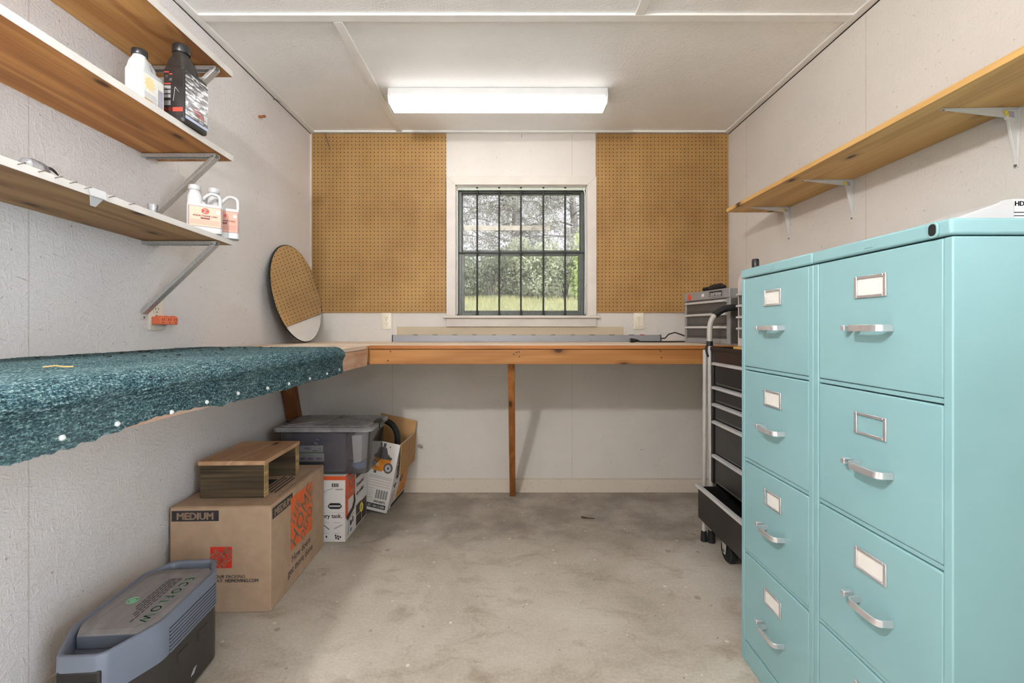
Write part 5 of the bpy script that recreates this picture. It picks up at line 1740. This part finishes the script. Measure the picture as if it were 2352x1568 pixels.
bz = wh + 0.001
bn = thing('storage_bin', 'clear plastic lidded storage bin on the white steam cleaner carton', 'storage bin', (-0.985, 2.545, bz))
bw, bd, bh = 0.485, 0.318, 0.232
rings = [rrect(bw * 0.93, bd * 0.93, 0.035, 6, 0, 0, 0.001), rrect(bw * 0.95, bd * 0.95, 0.035, 6, 0, 0, 0.010), rrect(bw, bd, 0.035, 6, 0, 0, bh - 0.012), rrect(bw + 0.016, bd + 0.016, 0.035, 6, 0, 0, bh - 0.010), rrect(bw + 0.016, bd + 0.016, 0.035, 6, 0, 0, bh - 0.002)]
part('tub', MB().loft(rings, 0, True, False), m_clearbin, bn, solid=0.0022)
rings = [rrect(bw + 0.034, bd + 0.034, 0.032, 6, 0, 0, bh - 0.006), rrect(bw + 0.036, bd + 0.036, 0.032, 6, 0, 0, bh + 0.006), rrect(bw + 0.020, bd + 0.020, 0.030, 6, 0, 0, bh + 0.014), rrect(bw - 0.02, bd - 0.02, 0.030, 6, 0, 0, bh + 0.014), rrect(bw - 0.03, bd - 0.03, 0.030, 6, 0, 0, bh + 0.020)]
part('lid', MB().loft(rings, 0, False, True), m_clearlid, bn, solid=0.0022)
rib = MB()
for a, b_ in (((-0.20, -0.13), (0.20, 0.13)), ((-0.20, 0.13), (0.20, -0.13)), ((0, -0.15), (0, 0.15)), ((-0.1, -0.15), (0.15, 0.13))):
    rib.beam((a[0], a[1], bh + 0.0225), (b_[0], b_[1], bh + 0.0225), 0.010, 0.003)
part('lid_ribs', rib, m_clearlid, bn)
for sx in (-1, 1):
    lt_ = MB().prism([(sx * (bw / 2 + 0.010), -0.035, bh + 0.020), (sx * (bw / 2 - 0.012), -0.035, bh + 0.022), (sx * (bw / 2 - 0.012), -0.035, bh + 0.016), (sx * (bw / 2 + 0.012), -0.035, bh + 0.012)], (0, 0.085, 0))
    lt_.box(min(sx * (bw / 2 + 0.018), sx * (bw / 2 + 0.024)), max(sx * (bw / 2 + 0.018), sx * (bw / 2 + 0.024)), -0.035, 0.05, bh - 0.018, bh + 0.012)
    lt_.prism([(sx * (bw / 2 + 0.008), -0.035, bh + 0.016), (sx * (bw / 2 + 0.024), -0.035, bh + 0.012), (sx * (bw / 2 + 0.018), -0.035, bh + 0.008)], (0, 0.085, 0))
    part('latch', lt_, m_black, bn, bevel=0.001, label='black snap latch')
# things inside the bin
cs = thing('equipment_case', 'navy plastic case with silver label inside the clear bin', 'case', (-1.035, 2.475, bz + 0.0045))
part('shell', MB().loft([[Vector((p.x, y, 0.105 + p.y)) for p in rrect(w2, h2, 0.020, 5)] for y, w2, h2 in ((-0.068, 0.330, 0.196), (-0.062, 0.340, 0.206), (0.062, 0.340, 0.206), (0.068, 0.330, 0.196))]), m_navy, cs)
lb = MB()
yy = -0.069
lb.box(-0.10, 0.045, yy - 0.0006, yy + 0.001, 0.108, 0.142, 0)
lb.box(-0.10, 0.045, yy - 0.0007, yy + 0.001, 0.101, 0.107, 1)
lb.box(-0.10, 0.050, yy - 0.0006, yy + 0.001, 0.058, 0.101, 2)
lab = part('label_panel', lb, [m_silver_print, m_green_print, m_white_enamel], cs)
pr = MB()
pr.text('reto', 0.021, frame((-0.056, yy - 0.0008, 0.122), (1, 0, 0), (0, 0, 1)), 0, 0.0005, 0.0002)
pr.box(-0.012, 0.016, yy - 0.0009, yy - 0.0006, 0.112, 0.116, 0)
for x in (-0.078, -0.038, 0.006):
    pr.box(x, x + 0.038, yy - 0.0009, yy - 0.0006, 0.062, 0.081, 1)
    pr.box(x + 0.006, x + 0.024, yy - 0.0011, yy - 0.0008, 0.070, 0.077, 2)
    for k in range(3):
        pr.box(x, x + 0.034, yy - 0.0009, yy - 0.0006, 0.087 + 0.004 * k, 0.0885 + 0.004 * k, 3)
pr.tube([(0.030 + 0.003 * math.cos(a), yy - 0.0008, 0.128 + 0.003 * math.sin(a)) for a in [2 * PI * k / 10 for k in range(11)]], 0.0008, 4, 0)
part('label_print', pr, [m_ink, m_lav_print, m_skin_print, m_print_grey], lab, smooth=False)
em = MB()
for s_ in (0, PI):
    pts = [(0.012 + 0.012 * math.cos(a + s_), yy - 0.0005, 0.164 + 0.012 * math.sin(a + s_)) for a in [0.2 + 2.0 * k / 8 for k in range(9)]]
    em.tube(pts, [0.002, 0.0026, 0.003, 0.003, 0.003, 0.003, 0.0026, 0.002, 0.001], 5, 0 if s_ else 1)
part('emblem', em, [m_silver_print, m_print_blue], cs, smooth=False, label='silver and blue ring emblem')
single('document_sleeve', MB().loft([[Vector((-0.838, 2.43, bz + 0.045)), Vector((-0.800, 2.44, bz + 0.050)), Vector((-0.795, 2.62, bz + 0.045)), Vector((-0.835, 2.63, bz + 0.040))], [Vector((-0.845, 2.42, bz + 0.195)), Vector((-0.790, 2.425, bz + 0.200)), Vector((-0.788, 2.64, bz + 0.200)), Vector((-0.845, 2.64, bz + 0.195))]]), m_white_plastic, 'white paper carton standing inside the clear bin beside navy case', 'carton', bevel=0.004)
single('blue_cloth', MB().lathe([(0.030, bz + 0.0045), (0.040, bz + 0.018), (0.034, bz + 0.036), (0.012, bz + 0.040)], (-0.828, 2.50, 0), 14), m_print_blue, 'crumpled pale blue cloth in the clear bin lower corner', 'cloth')

# ------------------------------------------------------------------ vacuum carton, tilted
VB = Vector((-0.741, 2.725, 0.001))
vt = math.radians(11.5)
vac = thing('vacuum_carton', 'tilted white and orange wet-dry vacuum carton with open brown flap', 'box', tuple(VB), (0, vt, math.radians(-4)))
vw, vd, vh = 0.27, 0.325, 0.42
# open carton: four walls and bottom; local x from -vw to 0, y 0..vd
t_ = 0.004
sh = MB()
sh.box(-vw, 0, 0, t_, 0, vh, 0).box(-vw, 0, vd - t_, vd, 0, vh, 0).box(-t_, 0, t_, vd - t_, 0, vh, 0).box(-vw, -vw + t_, t_, vd - t_, 0, vh, 0)
sh.box(-vw + t_, -t_, t_, vd - t_, 0, t_, 0)
part('carton_body', sh, m_whitebox, vac, bevel=0.001)
inn = MB()
inn.box(-vw + t_, -t_, t_, t_ + 0.0015, t_, vh + 0.0005).box(-vw + t_, -t_, vd - t_ - 0.0015, vd - t_, t_, vh + 0.0005)
inn.box(-t_ - 0.0015, -t_, t_, vd - t_, t_, vh + 0.0005).box(-vw + t_, -vw + t_ + 0.0015, t_, vd - t_, t_, vh + 0.0005)
part('lining', inn, m_cardboard2, vac, label='bare brown inside of carton')
fl_ = MB().prism([(0.003, 0.004, vh + 0.002), (0.003, vd - 0.004, vh + 0.002), (0.030, vd - 0.010, vh - 0.175), (0.030, 0.010, vh - 0.195)], (0.004, 0, 0.001))
part('flap', fl_, m_cardboard2, vac, bevel=0.001, label='brown flap folded down outside')
fl_ = MB().prism([(-vw + 0.004, vd - 0.003, vh), (-0.004, vd - 0.003, vh), (-0.010, vd + 0.020, vh + 0.075), (-vw + 0.010, vd + 0.020, vh + 0.075)], (0, 0.004, 0))
part('flap', fl_, m_cardboard2, vac, bevel=0.001, label='brown flap standing up at back')
pr = MB()
yy = -0.0005
Ff = lambda x, z: frame((x, yy, z), (1, 0, 0), (0, 0, 1))
pr.box(-vw + 0.004, -0.016, yy, 0, 0.018, 0.044, 0)
pr.text('SET AIN D.000', 0.021, frame((-0.022, yy - 0.0006, 0.0235), (1, 0, 0), (0, 0, 1)), 1, 0.0006, 0.0002, 'RIGHT', 0.78)
pr.text('WD4075', 0.019, Ff(-0.022, 0.052), 0, 0.0006, 0.0002, 'RIGHT', 1.0)
for k in range(14):
    x = -0.088 + 0.0052 * k
    pr.box(x, x + (0.0035 if k % 3 == 0 else 0.0018), yy, 0, 0.078, 0.130, 0)
for k in range(5):
    pr.box(-0.150, -0.108 - 0.005 * (k % 2), yy, 0, 0.075 + 0.014 * k, 0.077 + 0.014 * k, 3)
for z, mi in ((0.150, 4), (0.166, 4), (0.182, 4), (0.198, 0), (0.208, 0)):
    pr.box(-0.150, -0.008, yy, 0, z, z + 0.0014, mi)
# picture of the vacuum: orange tub, grey head, wheel, caster, hose stub
pr.prism([(-0.150, yy, 0.245), (-0.085, yy, 0.240), (-0.050, yy, 0.262), (-0.034, yy, 0.300), (-0.036, yy, 0.318), (-0.150, yy, 0.312)], (0, -0.0006, 0), 2)
pr.prism([(-0.150, yy, 0.312), (-0.036, yy, 0.318), (-0.030, yy, 0.330), (-0.060, yy, 0.345), (-0.075, yy, 0.385), (-0.105, yy, 0.388), (-0.110, yy, 0.345), (-0.150, yy, 0.335)], (0, -0.0007, 0), 5)
for r, mi, d_ in ((0.028, 5, 0.0010), (0.019, 6, 0.0014), (0.006, 0, 0.0018)):
    pr.prism([(-0.045 + r * math.cos(a), yy, 0.268 + r * 1.15 * math.sin(a)) for a in [2 * PI * k / 18 for k in range(18)]], (0, -d_, 0), mi)
pr.box(-0.128, -0.112, yy - 0.0005, 0, 0.226, 0.246, 5)
for r, mi, d_ in ((0.009, 1, 0.0010), (0.0045, 2, 0.0014)):
    pr.prism([(-0.112 + r * math.cos(a), yy, 0.278 + r * math.sin(a)) for a in [2 * PI * k / 14 for k in range(14)]], (0, -d_, 0), mi)
pr.box(-0.098, -0.082, yy - 0.0005, 0, 0.385, 0.412, 5)
for z in (0.395, 0.345):
    pr.prism([(-0.056 + 0.005 * math.cos(a), yy, z + 0.005 * math.sin(a)) for a in [2 * PI * k / 12 for k in range(12)]], (0, -0.0006, 0), 2)
part('front_print', pr, [m_ink, m_white_enamel, m_vac_orange, m_print_grey, m_brownprint, m_vac_grey, m_silver_print], vac, smooth=False)
pr = MB()
xx = 0.0005
Fu = frame((xx, 0.085, 0.135), (0, 0, 1), (0, -1, 0))
pr.text('4 gallon', 0.075, Fu, 0, 0.001, 0.0003, 'LEFT', 0.95)
pr.box(0, xx, 0.0, vd, 0.006, 0.012, 0)
pr.box(0, xx, 0.06, vd, 0.014, 0.034, 0)
pr.prism([(xx, 0.130, 0.045), (xx, 0.320, 0.045), (xx, 0.320, 0.380), (xx, 0.240, 0.380), (xx, 0.180, 0.240)], (0.0004, 0, 0), 1)
pr.tube([(xx, 0.155, 0.150), (xx, 0.190, 0.190), (xx, 0.240, 0.220), (xx, 0.300, 0.200)], 0.008, 5, 2)
for k in range(8):
    pr.box(0, xx, 0.02, 0.10 - 0.01 * (k % 3), 0.05 + 0.009 * k, 0.052 + 0.009 * k, 3)
part('side_print', pr, [m_ink, m_vac_orange, m_vac_grey, m_brownprint], vac, smooth=False)
# hose standing in the carton
Mv = MW[vac.name]
pts = arc((-0.075, 0.10, 0.10), (-0.045, 0.10, 0.66), (-0.165, 0.16, 0.40), 40)
path = [Mv @ p for p in pts]
path = [Mv @ Vector((-0.050, 0.120, 0.08 + 0.28 * k / 24)) for k in range(24)] + [Mv @ p for p in arc((-0.050, 0.120, 0.365), (-0.055, 0.125, 0.510), (-0.185, 0.150, 0.505), 36)]
rad = [0.0195 if k % 2 else 0.0165 for k in range(len(path))]
single('vacuum_hose', MB().tube(path, rad, 16), m_rubber, 'black ribbed vacuum hose curling out of the open vacuum carton', 'hose', ang=60)

# ------------------------------------------------------------------ power station
EC = Vector((-1.090, 1.365, 0.0))
ef = thing('power_station', 'grey and black portable power station on the floor, green lettering', 'power station', tuple(EC), (0, 0, math.radians(4.5)))
HW, HL = 0.118, 0.240


def plan(ins, z, n=4):
    base = [(HW, -0.115), (0.060, -HL + 0.012), (0.045, -HL), (-0.045, -HL), (-0.060, -HL + 0.012), (-HW, -0.115), (-HW, 0.150), (-0.075, HL - 0.01), (-0.055, HL), (0.055, HL), (0.075, HL - 0.01), (HW, 0.150)]
    c0 = [Vector((x, y, 0)) for x, y in base]
    out = []
    m = len(c0)
    for i, p in enumerate(c0):
        a, b = c0[i - 1], c0[(i + 1) % m]
        d1 = (p - a).normalized()
        d2 = (b - p).normalized()
        n1 = Vector((-d1.y, d1.x, 0))
        n2 = Vector((-d2.y, d2.x, 0))
        nn = (n1 + n2)
        nn = nn / nn.dot(n1) if nn.dot(n1) > 0.1 else nn
        # polygon runs clockwise seen from above -> inward is the right-hand normal
        q = p - nn * ins
        ra = min(0.018, (p - a).length * 0.4, (b - p).length * 0.4)
        s0 = q - d1 * ra
        s1 = q + d2 * ra
        for k in range(n + 1):
            t = k / n
            w = s0.lerp(q, t).lerp(q.lerp(s1, t), t)
            out.append(Vector((w.x, w.y, z)))
    return out


sgn = 1
test = plan(0.01, 0)
if max(v.x for v in test) > HW:
    sgn = -1
pl = lambda ins, z: plan(ins * sgn, z)
part('lower_body', MB().loft([pl(0.012, 0.004), pl(0.004, 0.014), pl(0.004, 0.205)]), m_ef_black, ef, bevel=0.001)
up = MB()
up.loft([pl(0.001, 0.190), pl(0.0, 0.195), pl(0.0, 0.292), pl(0.002, 0.298), pl(0.006, 0.300), pl(0.013, 0.297), pl(0.016, 0.290), pl(0.020, 0.258)], 0, True, True)
part('upper_shell', up, m_ef_grey, ef, ang=50)
part('recess_floor', MB().loft([pl(0.021, 0.2585), pl(0.021, 0.260)]), m_ef_in, ef)
# raised middle deck with bevelled skirt
tp_ = MB()
w0 = HW - 0.011


def deck(y0, y1, x, z, c):
    return [Vector(q) for q in ((x, y0 + c, z), (x, y1 - c * 0.6, z), (x - c * 0.5, y1, z), (-x + c * 0.5, y1, z), (-x, y1 - c * 0.6, z), (-x, y0 + c, z), (-x + c * 0.6, y0, z), (x - c * 0.6, y0, z))]


tp_.loft([deck(-0.155, 0.185, HW - 0.016, 0.260, 0.05), deck(-0.152, 0.182, HW - 0.013, 0.294, 0.05), deck(-0.146, 0.176, HW - 0.018, 0.297, 0.05)])
for f in tp_.bm.faces:
    f.normal_update()
    f.material_index = 0 if abs(f.normal.z) > 0.5 else 1
part('top_deck', tp_, [m_ef_top, m_ef_in], ef, bevel=0.003)
gp = MB()
gp.loft([deck(-0.130, 0.150, HW - 0.036, 0.2972, 0.035), deck(-0.130, 0.150, HW - 0.036, 0.2976, 0.035)])
top_panel = part('top_panel', gp, m_ef_top, ef)
pr = MB()
Ftop = lambda x, y: frame((x, y, 0.2980), (0, -1, 0), (1, 0, 0))
pr.text('ECOFLOW', 0.036, Ftop(0.046, 0.118), 0, 0.0002, 0.0002, 'LEFT', 1.02, 1.45)
pr.tube([(-0.040 + 0.015 * math.cos(a), 0.0 + 0.015 * math.sin(a), 0.2980) for a in [2 * PI * k / 20 for k in range(21)]], 0.0012, 4, 0)
pr.prism([(-0.040 + 0.009 * math.cos(a), 0.0 + 0.009 * math.sin(a), 0.2976) for a in [2 * PI * k / 16 for k in range(16)]], (0, 0, 0.0006), 0)
for k in range(5):
    x = 0.028 - 0.0085 * k
    y = 0.115
    rg = random.Random(k)
    while y > -0.10 + 0.02 * k:
        L = rg.uniform(0.008, 0.020)
        pr.box(x - 0.0015, x + 0.0015, y - L, y, 0.2976, 0.2981, 1)
        y -= L + 0.004
part('lettering', pr, [m_ef_green, m_ink], top_panel, smooth=False, label='mint green lettering')
# ribbed side vents
for sx in (-1, 1):
    rb_ = MB()
    for k in range(7):
        z = 0.192 + 0.0103 * k
        rb_.box(min(sx * (HW - 0.002), sx * (HW + 0.0030)), max(sx * (HW - 0.002), sx * (HW + 0.0030)), -0.085, 0.145, z, z + 0.0064)
    part('vent_ribs', rb_, m_ef_grey, ef, bevel=0.001)
vb = MB()
for sx in (-1, 1):
    vb.box(min(sx * (HW - 0.002), sx * (HW + 0.0006)), max(sx * (HW - 0.002), sx * (HW + 0.0006)), -0.085, 0.145, 0.191, 0.262)
part('vent_panel', vb, m_rubber, ef)
for y0 in (-0.045, 0.055):
    part('port_cover', MB().box(HW - 0.005, HW - 0.0015, y0, y0 + 0.050, 0.128, 0.160), m_ef_black, ef, bevel=0.0012)
mk = MB()
for k in range(3):
    mk.beam((HW - 0.0035, 0.02 + 0.006 * k, 0.045), (HW - 0.0035, 0.034 + 0.006 * k, 0.062), 0.0016, 0.0014, (1, 0, 0))
part('side_mark', mk, m_print_grey, ef)
# front face: grey brow around a black screen
part('front_panel', MB().box(-0.052, 0.052, -HL - 0.0015, -HL + 0.020, 0.060, 0.262), m_black, ef, bevel=0.006, seg=3)
part('screen', MB().box(-0.046, 0.042, -HL - 0.0032, -HL - 0.001, 0.165, 0.235), m_ef_screen, ef, bevel=0.001)
for x in (-0.07, 0.07):
    for y in (-0.16, 0.16):
        part('foot', MB().lathe([(0.012, 0.0003), (0.013, 0.006)], (x, y, 0), 12), m_rubber, ef)
